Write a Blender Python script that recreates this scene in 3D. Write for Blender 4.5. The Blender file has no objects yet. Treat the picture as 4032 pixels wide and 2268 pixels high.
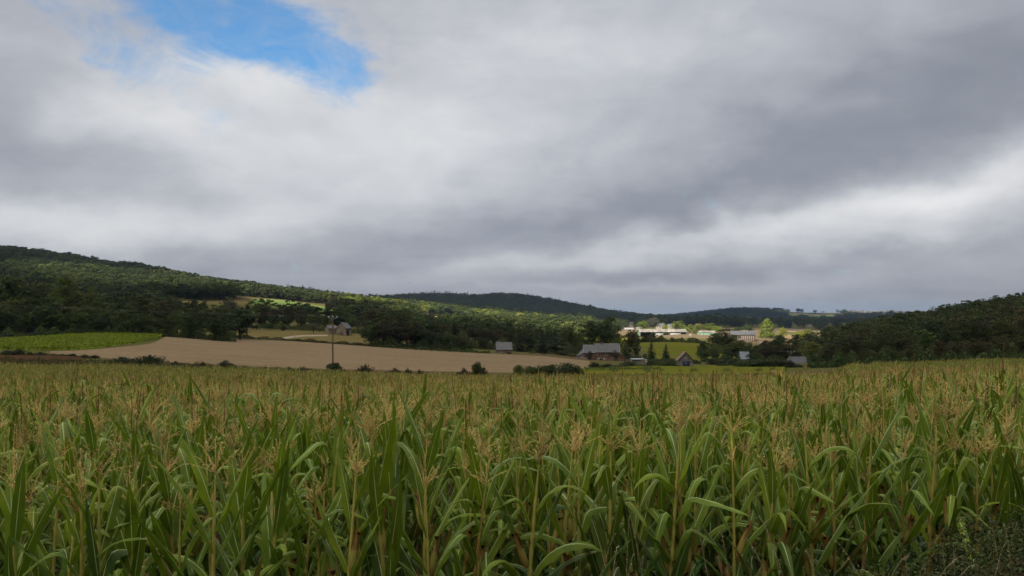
import bpy, math, random
import numpy as np
from mathutils import Vector, Matrix, Euler

SC = bpy.context.scene
COL = SC.collection
F = 2912.0            # focal length of the photograph in its own pixels
HZ = 1270.0           # row of the horizon
CX = 2016.0

# ------------------------------------------------------------------ camera
cam_d = bpy.data.cameras.new("camera")
cam = bpy.data.objects.new("camera", cam_d); COL.objects.link(cam)
cam.location = (0, 0, 0); cam.rotation_euler = (math.radians(90), 0, 0)
cam_d.lens = 26.0; cam_d.sensor_width = 36.0
cam_d.shift_y = 136.0 / 4032.0
cam_d.clip_start = 0.05; cam_d.clip_end = 20000
SC.camera = cam

# ------------------------------------------------------------------ exposure
SC.view_settings.view_transform = 'Standard'
SC.view_settings.look = 'None'
SC.view_settings.exposure = 0.85
SC.view_settings.gamma = 1.0
SC.cycles.max_bounces = 6
SC.cycles.diffuse_bounces = 2
SC.cycles.glossy_bounces = 2
SC.cycles.transmission_bounces = 3
SC.cycles.transparent_max_bounces = 6
SC.cycles.volume_bounces = 0
SC.cycles.use_adaptive_sampling = True
SC.cycles.adaptive_threshold = 0.02
SC.cycles.use_denoising = True

# ------------------------------------------------------------------ sun
SUN_AZ = math.radians(214)      # measured from +Y clockwise: behind the camera, to its left
SUN_EL = math.radians(37)
SDIR = Vector((math.sin(SUN_AZ) * math.cos(SUN_EL), math.cos(SUN_AZ) * math.cos(SUN_EL), math.sin(SUN_EL)))
sun_d = bpy.data.lights.new("sun", 'SUN'); sun_d.energy = 5.0; sun_d.angle = math.radians(0.53)
sun_d.color = (1.0, 0.93, 0.82)
sun = bpy.data.objects.new("sun", sun_d); COL.objects.link(sun)
sun.rotation_euler = SDIR.to_track_quat('Z', 'Y').to_euler()
sun.location = (-300, -400, 600)

# ------------------------------------------------------------------ world: Nishita blue behind procedural clouds
W = bpy.data.worlds.new("World"); SC.world = W; W.use_nodes = True
NT = W.node_tree; NT.nodes.clear()

class NG:
    """small helper to write node maths"""
    def __init__(s, nt): s.nt = nt
    def n(s, t, **k):
        nd = s.nt.nodes.new(t)
        for a, b in k.items(): setattr(nd, a, b)
        return nd
    def put(s, sock, v):
        if isinstance(v, bpy.types.NodeSocket): s.nt.links.new(v, sock)
        else: sock.default_value = v
    def m(s, op, a, b=0.0, c=None, clamp=False):
        nd = s.n('ShaderNodeMath', operation=op, use_clamp=clamp)
        s.put(nd.inputs[0], a); s.put(nd.inputs[1], b)
        if c is not None: s.put(nd.inputs[2], c)
        return nd.outputs[0]
    def xyz(s, x, y, z):
        nd = s.n('ShaderNodeCombineXYZ'); s.put(nd.inputs[0], x); s.put(nd.inputs[1], y); s.put(nd.inputs[2], z)
        return nd.outputs[0]
    def noise(s, vec, scale, detail=4, rough=0.5, dist=0.0, dim='3D'):
        nd = s.n('ShaderNodeTexNoise', noise_dimensions=dim)
        s.put(nd.inputs['Vector'], vec); nd.inputs['Scale'].default_value = scale
        nd.inputs['Detail'].default_value = detail; nd.inputs['Roughness'].default_value = rough
        nd.inputs['Distortion'].default_value = dist
        return nd.outputs['Fac']
    def rng(s, v, a, b, c=0.0, d=1.0, smooth=False):
        nd = s.n('ShaderNodeMapRange'); nd.clamp = True
        if smooth: nd.interpolation_type = 'SMOOTHSTEP'
        s.put(nd.inputs[0], v); nd.inputs[1].default_value = a; nd.inputs[2].default_value = b
        nd.inputs[3].default_value = c; nd.inputs[4].default_value = d
        return nd.outputs[0]
    def mix(s, f, a, b):
        nd = s.n('ShaderNodeMix', data_type='RGBA')
        s.put(nd.inputs[0], f)
        for sock, v in ((nd.inputs[6], a), (nd.inputs[7], b)):
            if isinstance(v, bpy.types.NodeSocket): s.nt.links.new(v, sock)
            else: sock.default_value = (v[0], v[1], v[2], 1.0)
        return nd.outputs[2]

g = NG(NT)
tc = g.n('ShaderNodeTexCoord'); sp = g.n('ShaderNodeSeparateXYZ'); NT.links.new(tc.outputs['Generated'], sp.inputs[0])
dx, dy, dz = sp.outputs
hyp = g.m('SQRT', g.m('ADD', g.m('MULTIPLY', dx, dx), g.m('MULTIPLY', dy, dy)))
az = g.m('ARCTAN2', dx, dy)
tt = g.m('DIVIDE', dz, g.m('MAXIMUM', hyp, 0.02))
zc = g.m('ADD', g.m('MAXIMUM', dz, 0.0), 0.13)
qx = g.m('DIVIDE', dx, zc); qy = g.m('DIVIDE', dy, zc)
# warp
w1 = g.noise(g.xyz(qx, qy, 3.1), 0.9, 4, 0.55)
w2 = g.noise(g.xyz(qx, qy, 8.7), 0.9, 4, 0.55)
e1 = g.noise(g.xyz(g.m('MULTIPLY', az, 6.0), g.m('MULTIPLY', tt, 9.0), 1.0), 1.0, 7, 0.58)
e2 = g.noise(g.xyz(g.m('MULTIPLY', az, 6.0), g.m('MULTIPLY', tt, 9.0), 5.0), 1.0, 7, 0.58)
azw = g.m('ADD', az, g.m('MULTIPLY', g.m('SUBTRACT', e1, 0.5), 0.16))
ttw = g.m('ADD', tt, g.m('MULTIPLY', g.m('SUBTRACT', e2, 0.5), 0.09))

def spot(px, py, rx, ry, ang, amp, warped=True):
    """soft cloud mass round one direction of the sky; px,py,rx,ry read off the photo, stored as angles"""
    a0 = math.atan((px - CX) / F); t0 = (HZ - py) / F * math.cos(a0)
    A = azw if warped else az; T = ttw if warped else tt
    da = g.m('SUBTRACT', A, a0); dt = g.m('SUBTRACT', T, t0)
    c, s_ = math.cos(ang), math.sin(ang)
    u = g.m('ADD', g.m('MULTIPLY', da, c), g.m('MULTIPLY', dt, s_))
    v = g.m('SUBTRACT', g.m('MULTIPLY', dt, c), g.m('MULTIPLY', da, s_))
    u = g.m('DIVIDE', u, rx / F); v = g.m('DIVIDE', v, ry / F)
    r2 = g.m('ADD', g.m('MULTIPLY', u, u), g.m('MULTIPLY', v, v))
    return g.m('MULTIPLY', g.m('EXPONENT', g.m('MULTIPLY', r2, -1.0)), amp)

SPOTS = [
    # px, py, rx, ry, angle (rad, counter-clockwise), amp
    (980, 300, 360, 110, -0.15, 0.22), (640, 500, 360, 150, -0.2, 0.26), (1380, 560, 620, 240, 0.0, 0.20), (300, 420, 160, 60, 0.4, 0.05),
    (2150, 260, 700, 300, 0.05, 0.13), (1900, 640, 500, 130, 0.10, 0.10), (430, 900, 520, 80, 0.05, 0.24), (40, 900, 260, 50, 0.0, 0.12), (1050, 830, 420, 70, 0.08, 0.14),
    (230, 660, 520, 140, 0.12, -0.05), (60, 350, 360, 260, 0.2, -0.10), (500, 1010, 500, 40, -0.10, -0.04), (2000, 1190, 2600, 70, 0.0, 0.07),
    (1900, 905, 560, 85, 0.14, -0.15), (2700, 770, 620, 120, 0.20, -0.16), (3450, 560, 700, 190, 0.25, -0.15), (3950, 200, 420, 330, 0.2, -0.18), (3000, 480, 500, 160, 0.2, -0.08),
    (3950, 720, 420, 95, 0.26, 0.30), (3300, 850, 520, 75, 0.14, 0.32), (2550, 960, 560, 52, 0.13, 0.26), (1950, 1050, 420, 34, 0.06, 0.14), (3700, 900, 420, 50, 0.1, 0.10),
    (3500, 1000, 600, 28, 0.10, -0.08), (2700, 1065, 600, 26, 0.08, -0.07), (1250, 1060, 420, 34, 0.0, -0.06), (3100, 1120, 900, 26, 0.04, 0.08), (2300, 1150, 500, 22, 0.02, 0.06),
    (3650, 1090, 500, 22, 0.05, -0.05), (500, 30, 600, 130, 0.0, 0.02), (1350, 60, 300, 90, 0.0, 0.03),
]
b = 0.475
for s_ in SPOTS:
    b = g.m('ADD', b, spot(*s_))
n1 = g.noise(g.xyz(qx, qy, 0.0), 0.75, 7, 0.58, 0.4)
n2 = g.noise(g.xyz(g.m('MULTIPLY', az, 5.0), g.m('MULTIPLY', tt, 9.0), 2.0), 1.3, 8, 0.54, 0.3)
n3 = g.noise(g.xyz(g.m('MULTIPLY', qx, 0.35), qy, 4.0), 2.2, 6, 0.55, 0.3)
n4 = g.noise(g.xyz(g.m('MULTIPLY', az, 14.0), g.m('MULTIPLY', tt, 22.0), 9.0), 1.3, 9, 0.68, 0.8)
b = g.m('ADD', b, g.m('MULTIPLY', g.m('SUBTRACT', n1, 0.5), 0.20))
b = g.m('ADD', b, g.m('MULTIPLY', g.m('SUBTRACT', n2, 0.5), 0.44))
b = g.m('ADD', b, g.m('MULTIPLY', g.m('SUBTRACT', n3, 0.5), 0.18))
b = g.m('ADD', b, g.m('MULTIPLY', g.m('SUBTRACT', n4, 0.5), 0.08))
ramp = g.n('ShaderNodeValToRGB'); NT.links.new(b, ramp.inputs[0])
cr = ramp.color_ramp
K = 0.69
C_ = lambda r_, g__, b_: (r_ * K, g__ * K, b_ * K, 1)
cr.elements[0].position = 0.0; cr.elements[0].color = C_(0.17, 0.19, 0.225)
cr.elements[1].position = 1.0; cr.elements[1].color = C_(0.74, 0.745, 0.755)
for p, c in ((0.25, (0.25, 0.27, 0.31)), (0.5, (0.395, 0.41, 0.45)), (0.75, (0.57, 0.58, 0.60))):
    e = cr.elements.new(p); e.color = C_(*c)
# blue gap
gap = g.m('ADD', spot(700, -20, 330, 170, -0.35, 1.3), spot(1060, 130, 330, 110, -0.22, 1.1))
gap = g.m('ADD', gap, spot(1350, 270, 120, 170, 0.4, 0.95))
gap = g.m('ADD', gap, spot(560, 260, 380, 130, -0.5, 0.40))
gap = g.m('MINIMUM', gap, 1.05)
gn = g.noise(g.xyz(g.m('MULTIPLY', az, 9.0), g.m('MULTIPLY', tt, 13.0), 6.0), 1.3, 10, 0.66, 0.6)
gap = g.m('SUBTRACT', gap, g.rng(gn, 0.22, 0.78, 0.0, 1.0))
gapm = g.m('MULTIPLY', g.rng(gap, -0.32, 0.62, 0, 1, True), g.rng(n4, 0.35, 0.75, 1.0, 0.75))
sky = g.n('ShaderNodeTexSky', sky_type='NISHITA'); sky.sun_disc = False
sky.sun_elevation = SUN_EL; sky.sun_rotation = SUN_AZ; sky.altitude = 100; sky.air_density = 1.0; sky.dust_density = 0.4; sky.ozone_density = 2.5
skc = g.n('ShaderNodeVectorMath', operation='SCALE'); NT.links.new(sky.outputs[0], skc.inputs[0]); skc.inputs['Scale'].default_value = 0.088
tin = g.n('ShaderNodeVectorMath', operation='MULTIPLY'); NT.links.new(skc.outputs[0], tin.inputs[0]); tin.inputs[1].default_value = (0.62, 1.0, 1.15)
col = g.mix(gapm, ramp.outputs[0], tin.outputs[0])
rear = g.n('ShaderNodeVectorMath', operation='SCALE'); NT.links.new(col, rear.inputs[0]); NT.links.new(g.rng(dy, -0.25, 0.35, 0.22, 1.0, True), rear.inputs['Scale'])
bg = g.n('ShaderNodeBackground'); NT.links.new(rear.outputs[0], bg.inputs[0]); bg.inputs[1].default_value = 1.0
out = g.n('ShaderNodeOutputWorld'); NT.links.new(bg.outputs[0], out.inputs[0])

# ------------------------------------------------------------------ helpers
def tag(o, label=None, cat=None, group=None, kind=None):
    if label: o['label'] = label
    if cat: o['category'] = cat
    if group: o['group'] = group
    if kind: o['kind'] = kind
    return o

class MB:
    """collects quads (and triangles) as numpy blocks and links them as one mesh"""
    def __init__(s): s.v = []; s.q = []; s.t = []; s.uv = []; s.a = []; s.mi = []; s.mt = []; s.n = 0
    def quads(s, v, q, uv=None, a=0.0, mat=0):
        v = np.asarray(v, float).reshape(-1, 3); q = np.asarray(q, int).reshape(-1, 4)
        s.v.append(v); s.q.append(q + s.n); s.n += len(v)
        s.uv.append(np.zeros((len(v), 2)) if uv is None else np.asarray(uv, float).reshape(-1, 2))
        s.a.append(np.full(len(v), a, float) if np.isscalar(a) else np.asarray(a, float))
        s.mi.append(np.full(len(q), mat, int))
    def poly(s, pts, mat=0, a=0.0):
        if len(pts) == 4: s.quads(pts, [[0, 1, 2, 3]], a=a, mat=mat)
        else:
            v = np.asarray(pts, float); s.v.append(v)
            for k in range(1, len(pts) - 1): s.t.append([s.n, s.n + k, s.n + k + 1]); s.mt.append(mat)
            s.n += len(v); s.uv.append(np.zeros((len(v), 2))); s.a.append(np.full(len(v), a, float))
    def box(s, x0, x1, y0, y1, z0, z1, mat=0, a=0.0):
        v = [(x0,y0,z0),(x1,y0,z0),(x1,y1,z0),(x0,y1,z0),(x0,y0,z1),(x1,y0,z1),(x1,y1,z1),(x0,y1,z1)]
        s.quads(v, [(0,3,2,1),(4,5,6,7),(0,1,5,4),(1,2,6,5),(2,3,7,6),(3,0,4,7)], a=a, mat=mat)
    def tube(s, pts, rad, n=6, mat=0, a=0.0, cap=True):
        pts = np.asarray(pts, float); m = len(pts)
        rad = np.full(m, rad, float) if np.isscalar(rad) else np.asarray(rad, float)
        a = np.full(m, a, float) if np.isscalar(a) else np.asarray(a, float)
        tan = np.gradient(pts, axis=0); tan /= (np.linalg.norm(tan, axis=1)[:, None] + 1e-9)
        ref = np.array([0.0, 0.0, 1.0]) if abs(tan[0][2]) < 0.8 else np.array([1.0, 0.0, 0.0])
        n1 = np.cross(tan, ref); n1 /= (np.linalg.norm(n1, axis=1)[:, None] + 1e-9); n2 = np.cross(tan, n1)
        th = np.arange(n) * 2 * math.pi / n
        v = pts[:, None, :] + rad[:, None, None] * (np.cos(th)[None, :, None] * n1[:, None, :] + np.sin(th)[None, :, None] * n2[:, None, :])
        q = []
        for i in range(m - 1):
            for j in range(n):
                k = (j + 1) % n
                q.append((i*n+j, (i+1)*n+j, (i+1)*n+k, i*n+k))
        uv = np.stack([np.tile(np.arange(n)/n, m), np.repeat(np.linspace(0, 1, m), n)], 1)
        s.quads(v.reshape(-1, 3), q, uv, np.repeat(a, n), mat)
        if cap and n >= 3:
            s.poly(list(v[0][::-1]), mat, float(a[0])); s.poly(list(v[-1]), mat, float(a[-1]))
    def mesh(s, name, mats, smooth=False):
        me = bpy.data.meshes.new(name)
        v = np.concatenate(s.v) if s.v else np.zeros((0, 3))
        q = np.concatenate(s.q) if s.q else np.zeros((0, 4), int)
        nt = len(s.t); nq = len(q)
        t = np.asarray(s.t, int).reshape(-1, 3)
        me.vertices.add(len(v)); me.vertices.foreach_set('co', v.ravel())
        loops = np.concatenate([q.ravel(), t.ravel()]).astype(np.int32)
        me.loops.add(len(loops)); me.loops.foreach_set('vertex_index', loops)
        me.polygons.add(nq + nt)
        ls = np.concatenate([np.arange(nq) * 4, nq * 4 + np.arange(nt) * 3]).astype(np.int32)
        me.polygons.foreach_set('loop_start', ls)
        mi = np.concatenate(([*s.mi] if s.mi else []) + [np.asarray(s.mt, int)]).astype(np.int32)
        me.polygons.foreach_set('material_index', mi)
        me.update(calc_edges=True)
        if smooth: me.polygons.foreach_set('use_smooth', np.ones(nq + nt, bool))
        uvl = me.uv_layers.new(name='UVMap')
        uv = np.concatenate(s.uv) if s.uv else np.zeros((0, 2))
        uvl.data.foreach_set('uv', uv[loops].ravel())
        at = me.attributes.new('tint', 'FLOAT', 'POINT'); at.data.foreach_set('value', np.concatenate(s.a))
        for m_ in (mats if isinstance(mats, (list, tuple)) else [mats]): me.materials.append(m_)
        return me
    def build(s, name, mats, parent=None, smooth=False):
        o = bpy.data.objects.new(name, s.mesh(name, mats, smooth)); COL.objects.link(o)
        if parent: o.parent = parent
        return o

def empty(name, loc=(0, 0, 0), rz=0.0):
    o = bpy.data.objects.new(name, None); COL.objects.link(o)
    o.location = loc; o.rotation_euler = (0, 0, rz); o.empty_display_size = 0.2
    return o

# ------------------------------------------------------------------ materials
def newmat(name):
    m = bpy.data.materials.new(name); m.use_nodes = True; m.node_tree.nodes.clear()
    g = NG(m.node_tree); o = g.n('ShaderNodeOutputMaterial')
    return m, g, o
def principled(g, col, rough=0.8, spec=0.3):
    p = g.n('ShaderNodeBsdfPrincipled'); g.put(p.inputs['Base Color'], col if isinstance(col, bpy.types.NodeSocket) else (*col, 1))
    g.put(p.inputs['Roughness'], rough); p.inputs['Specular IOR Level'].default_value = spec
    return p
def noisy(name, c1, c2, scale, rough=0.9, spec=0.0, bump=0.0, detail=5, coord='Object', stretch=(1, 1, 1), c3=None, scale3=0.1, lo=0.35, hi=0.65):
    m, g, o = newmat(name)
    tc = g.n('ShaderNodeTexCoord'); mp = g.n('ShaderNodeMapping'); g.nt.links.new(tc.outputs[coord], mp.inputs[0])
    mp.inputs['Scale'].default_value = stretch
    f = g.noise(mp.outputs[0], scale, detail, 0.6)
    c = g.mix(g.rng(f, lo, hi), c1, c2)
    if c3 is not None: c = g.mix(g.rng(g.noise(mp.outputs[0], scale3, 3, 0.5), 0.42, 0.66), c, c3)
    p = principled(g, c, rough, spec)
    if bump:
        bn = g.n('ShaderNodeBump'); bn.inputs['Strength'].default_value = bump; bn.inputs['Distance'].default_value = 0.05
        g.nt.links.new(f, bn.inputs['Height']); g.nt.links.new(bn.outputs[0], p.inputs['Normal'])
    g.nt.links.new(p.outputs[0], o.inputs[0])
    return m

def foliage(name, dark, light, warm, trans=0.25, rough=0.6):
    """leaf clumps: colour varies per clump (tint attribute), per tree (object random) and with fine noise"""
    m, g, o = newmat(name)
    at = g.n('ShaderNodeAttribute', attribute_name='tint')
    oi = g.n('ShaderNodeObjectInfo')
    c = g.mix(at.outputs['Fac'], dark, light)
    c = g.mix(g.m('MULTIPLY', g.rng(oi.outputs['Random'], 0.45, 1.0), 0.75), c, warm)
    hs = g.n('ShaderNodeHueSaturation'); g.nt.links.new(c, hs.inputs['Color'])
    g.put(hs.inputs['Value'], g.rng(g.m('FRACT', g.m('MULTIPLY', oi.outputs['Random'], 7.31)), 0, 1, 0.7, 1.3))
    g.put(hs.inputs['Hue'], g.rng(g.m('FRACT', g.m('MULTIPLY', oi.outputs['Random'], 13.7)), 0, 1, 0.482, 0.515))
    p = principled(g, hs.outputs[0], rough, 0.12)
    tr = g.n('ShaderNodeBsdfTranslucent'); g.nt.links.new(hs.outputs[0], tr.inputs[0])
    mx = g.n('ShaderNodeMixShader'); mx.inputs[0].default_value = trans
    g.nt.links.new(p.outputs[0], mx.inputs[1]); g.nt.links.new(tr.outputs[0], mx.inputs[2]); g.nt.links.new(mx.outputs[0], o.inputs[0])
    return m

M = {}
M['ground'] = noisy('rough_grass', (0.060, 0.070, 0.020), (0.11, 0.105, 0.035), 0.35, bump=0.6, c3=(0.10, 0.075, 0.040), scale3=0.03)
M['meadow'] = noisy('dry_meadow', (0.085, 0.085, 0.028), (0.16, 0.13, 0.05), 0.22, bump=0.5, stretch=(1, 2.5, 1), c3=(0.17, 0.12, 0.055), scale3=0.05)
M['stubble'] = noisy('stubble', (0.150, 0.106, 0.066), (0.265, 0.195, 0.128), 1.6, bump=0.8, stretch=(0.45, 1.8, 1), c3=(0.175, 0.135, 0.080), scale3=0.10)
M['pale_field'] = noisy('pale_field', (0.165, 0.12, 0.07), (0.21, 0.155, 0.092), 0.05, stretch=(1, 3, 1))
M['brown_field'] = noisy('brown_field', (0.20, 0.15, 0.11), (0.26, 0.19, 0.135), 0.04, stretch=(1, 3, 1))
M['yard'] = noisy('farmyard', (0.11, 0.085, 0.052), (0.16, 0.12, 0.072), 0.08, stretch=(1, 3, 1))
M['green_field'] = noisy('green_field', (0.082, 0.098, 0.010), (0.118, 0.130, 0.013), 0.25, stretch=(0.5, 3, 1), c3=(0.13, 0.122, 0.026), scale3=0.02)
M['hill_green'] = noisy('hill_green', (0.115, 0.165, 0.045), (0.14, 0.195, 0.055), 0.05, stretch=(1, 3, 1))
M['hill_yellow'] = noisy('hill_yellow', (0.20, 0.18, 0.06), (0.26, 0.22, 0.08), 0.05, stretch=(1, 3, 1))
M['crop'] = noisy('green_crop', (0.10, 0.15, 0.015), (0.20, 0.25, 0.025), 1.2, bump=0.8)
M['track'] = noisy('dirt_track', (0.25, 0.21, 0.15), (0.34, 0.29, 0.21), 0.8)
M['soil'] = noisy('soil', (0.035, 0.026, 0.016), (0.07, 0.05, 0.03), 3.0, bump=0.8)
M['red_weed'] = noisy('red_weeds', (0.05, 0.032, 0.018), (0.085, 0.048, 0.026), 1.5, bump=0.5)

# ------------------------------------------------------------------ terrain (eye at 0,0,0; +Y into the view)
def row(pts): return pts
GROUND_ROWS = {   # distance: (bearing as photo column, row where that ground shows)
 130: ((0,1405),(600,1420),(1200,1452),(1700,1458),(2200,1469),(2700,1466),(3200,1460),(3450,1452),(3700,1440),(4032,1432)),
 160: ((0,1375),(600,1388),(1200,1425),(1700,1436),(2200,1452),(2700,1460),(3200,1455),(3450,1448),(3700,1435),(4032,1425)),
 200: ((0,1350),(300,1342),(600,1350),(1200,1396),(1700,1414),(2200,1436),(2700,1450),(3200,1448),(3450,1436),(3700,1415),(4032,1395)),
 240: ((0,1336),(300,1320),(600,1326),(900,1350),(1200,1374),(1700,1398),(2200,1424),(2400,1434),(2700,1444),(3200,1438),(3450,1418),(3700,1390),(4032,1358)),
 300: ((0,1322),(300,1306),(600,1311),(1200,1348),(1700,1382),(2200,1408),(2400,1421),(2700,1428),(3200,1422),(3450,1395),(3700,1350),(4032,1300)),
 400: ((0,1300),(600,1292),(1200,1306),(1700,1352),(2200,1376),(2700,1397),(3200,1395),(3450,1350),(3700,1292),(4032,1230)),
 500: ((0,1255),(600,1262),(1200,1270),(1700,1326),(2200,1354),(2700,1352),(3200,1368),(3450,1335),(3700,1285),(4032,1225)),
 650: ((0,1165),(600,1200),(900,1205),(1200,1222),(1700,1295),(2200,1327),(2700,1319),(3200,1338),(3450,1325),(3700,1285),(4032,1240)),
 800: ((0,1070),(600,1130),(900,1165),(1200,1195),(1700,1262),(2200,1304),(2700,1298),(3200,1312),(3450,1312),(3700,1285),(4032,1250)),
 1000:((0,998),(300,1035),(600,1085),(900,1140),(1200,1176),(1450,1205),(1700,1232),(1950,1262),(2200,1284),(2700,1285),(3200,1297),(4032,1270)),
 1250:((0,1010),(600,1095),(1200,1182),(1500,1200),(1700,1216),(1950,1243),(2200,1266),(2700,1277),(3200,1285),(4032,1280)),
 1600:((0,1060),(600,1130),(1200,1200),(1700,1214),(2200,1248),(2700,1276),(3200,1278),(4032,1280)),
 2000:((0,1120),(600,1160),(1200,1200),(1450,1185),(1500,1178),(1650,1166),(1850,1174),(2000,1163),(2060,1161),(2150,1182),(2220,1198),(2300,1216),(2400,1238),(2500,1254),(2600,1260),(2900,1268),(4032,1272)),
 2600:((0,1150),(1200,1225),(1500,1205),(1850,1200),(2060,1210),(2300,1250),(2600,1266),(4032,1271)),
 4000:((0,1250),(2500,1262),(2650,1250),(2750,1240),(2800,1227),(2880,1217),(2950,1215),(3000,1219),(3050,1226),(3200,1230),(3600,1232),(4032,1235)),
 5500:((0,1258),(2650,1262),(3200,1250),(4032,1250)),
 8500:((0,1264),(4032,1264)),
}
CANOPY_ROWS = {   # height of the maize tops
 4.5: ((0,1622),(2000,1572),(3000,1568),(4032,1540)),
 10:  ((0,1562),(2000,1536),(3000,1518),(4032,1488)),
 20:  ((0,1526),(1000,1516),(2000,1507),(3000,1494),(4032,1460)),
 40:  ((0,1494),(1000,1499),(2000,1498),(3000,1484),(3500,1470),(4032,1447)),
 60:  ((0,1471),(1000,1486),(2000,1489),(3000,1477),(3500,1463),(4032,1440)),
 85:  ((0,1446),(1000,1470),(2000,1481),(3000,1472),(3500,1458),(4032,1437)),
 112: ((0,1427),(600,1435),(1300,1457),(2000,1472),(2700,1476),(4032,1445)),
}
CORN_H = 2.0
def ip(pts, x):
    a = np.array(pts, float); return np.interp(x, a[:, 0], a[:, 1])
PXG = np.arange(-1600, 5700, 50.0)
DG = np.concatenate([[0.0, 1.0, 2.0, 3.0, 3.8], np.exp(np.linspace(math.log(4.5), math.log(8500), 260))])
knD, knZ = [], []
for d, zz in ((0.0, -1.66), (1.8, -1.68), (3.4, -2.38)):
    knD.append(d); knZ.append(np.full(len(PXG), zz))
for d in sorted(CANOPY_ROWS):
    z = -(ip(CANOPY_ROWS[d], PXG) - HZ) / F * d - CORN_H
    if d == 112:
        z = np.where(PXG > 2000, z + np.clip((PXG - 2000) / 600, 0, 1) * 2.0 * (1 - np.clip((PXG - 3300) / 200, 0, 1)), z)
    knD.append(d); knZ.append(z)
for d in sorted(GROUND_ROWS):
    z = -(ip(GROUND_ROWS[d], PXG) - HZ) / F * d
    if d == 130: z = z - 2.0 * np.clip((PXG - 3300) / 200, 0, 1)      # maize also stands here at the right
    knD.append(d); knZ.append(z)
knD = np.array(knD); knZ = np.array(knZ)
ZG = np.array([np.interp(DG, knD, knZ[:, j]) for j in range(len(PXG))]).T
k = np.array([1, 2, 3, 2, 1], float); k /= k.sum()
for ax in (0, 1, 1):
    P = np.pad(ZG, [(2, 2) if a_ == ax else (0, 0) for a_ in (0, 1)], mode='edge')
    Z2 = np.zeros_like(ZG)
    for i_, kk in enumerate(k):
        Z2 += kk * (P[i_:i_ + ZG.shape[0], :] if ax == 0 else P[:, i_:i_ + ZG.shape[1]])
    if ax == 0: Z2[:8] = ZG[:8]
    ZG = Z2
def TZ(X, Y):
    X = np.asarray(X, float); Y = np.asarray(Y, float)
    Yc = np.maximum(Y, 0.0); px = CX + F * X / np.maximum(Yc, 4.0)
    px = np.clip(px, PXG[0], PXG[-1] - 1)
    fi = (px - PXG[0]) / 50.0; i = fi.astype(int); fi = fi - i
    j = np.clip(np.searchsorted(DG, Yc, side='right') - 1, 0, len(DG) - 2)
    fj = np.clip((Yc - DG[j]) / (DG[j + 1] - DG[j]), 0, 1)
    a = ZG[j, i] * (1 - fi) + ZG[j, i + 1] * fi
    b_ = ZG[j + 1, i] * (1 - fi) + ZG[j + 1, i + 1] * fi
    z = a * (1 - fj) + b_ * fj
    amp = np.clip((Yc - 120) / 600, 0, 1) * 2.0
    z = z + amp * (np.sin(X * 0.031 + 1.3) * np.sin(Y * 0.023) * 0.6 + np.sin(X * 0.083 + Y * 0.05) * 0.3)
    return z
def at(px, d, off=0.0):
    """ground point at a bearing (photo column) and distance"""
    x = (px - CX) / F * d
    return Vector((x, d, float(TZ(x, d)) + off))
def dist_at(px, row_y, dmin, dmax):
    """distance where the ground at this bearing shows at this row"""
    ds = np.linspace(dmin, dmax, 400); xs = (px - CX) / F * ds
    ys = HZ - TZ(xs, ds) / ds * F
    return float(ds[np.argmin(np.abs(ys - row_y))])

# the ground, one sheet to the horizon
ys_ = np.concatenate([np.linspace(-60, 3.4, 28), np.exp(np.linspace(math.log(4.2), math.log(8400), 330))])
ss = np.linspace(-1, 1, 261)
YY, S_ = np.meshgrid(ys_, ss, indexing='ij')
XX = S_ * (70 + 1.15 * np.maximum(YY, 0))
ZZ = TZ(XX, YY)
nr, nc = YY.shape
ZZ_MIN = min(ZZ.min(), -40)
print('terrain z', ZZ.min(), ZZ.max())
idx = np.arange(nr * nc).reshape(nr, nc)
q = np.stack([idx[:-1, :-1], idx[:-1, 1:], idx[1:, 1:], idx[1:, :-1]], -1).reshape(-1, 4)
mb = MB(); mb.quads(np.stack([XX, YY, ZZ], -1).reshape(-1, 3), q)
ground = mb.build('ground', [M['ground'], M['soil']], smooth=True); tag(ground, kind='structure')
# bare soil under the maize
fc = np.array([YY[:-1, :-1].ravel(), XX[:-1, :-1].ravel()])
ground.data.polygons.foreach_set('material_index', ((fc[0] > 3.0) & (fc[0] < 108)).astype(np.int32))

def patch(name, mat, cols, near, far, off=0.18, n=24, dr=None, edge=0.0, seed=1, dmin=100, dmax=2500, label=None, kind='structure', lift=None):
    """a field sheet laid just over the ground between two boundary lines; near/far are rows of the photo or ('D', value)"""
    xs = np.linspace(cols[0], cols[-1], max(8, int((cols[-1] - cols[0]) / 12)))
    rn = np.interp(xs, cols, near); rf = np.interp(xs, cols, far)
    if dr is None:
        dn = np.array([dist_at(a_, b_, dmin, dmax) for a_, b_ in zip(xs, rn)])
        df = np.array([dist_at(a_, b_, dmin, dmax) for a_, b_ in zip(xs, rf)])
    else: dn, df = rn, rf
    ker = np.ones(5) / 5
    dn = np.convolve(np.pad(dn, 2, mode='edge'), ker, 'valid'); df = np.convolve(np.pad(df, 2, mode='edge'), ker, 'valid')
    df = np.maximum(df, dn + 0.5)
    n = max(n, int((df - dn).max() / 3)); n = min(n, 160)
    t = np.linspace(0, 1, n)
    D = dn[None, :] * (1 - t[:, None]) + df[None, :] * t[:, None]
    X = (xs[None, :] - CX) / F * D
    O = np.full_like(D, off)
    if lift: O[1:-1, 1:-1] = lift
    O[0, :] = -0.3; O[-1, :] = -0.3; O[:, 0] = -0.3; O[:, -1] = -0.3
    Z = TZ(X, D) + O
    r, c = D.shape; ii = np.arange(r * c).reshape(r, c)
    mb = MB(); mb.quads(np.stack([X, D, Z], -1).reshape(-1, 3), np.stack([ii[:-1, :-1], ii[:-1, 1:], ii[1:, 1:], ii[1:, :-1]], -1).reshape(-1, 4))
    o = mb.build(name, mat, smooth=True); tag(o, kind=kind)
    return o

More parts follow.
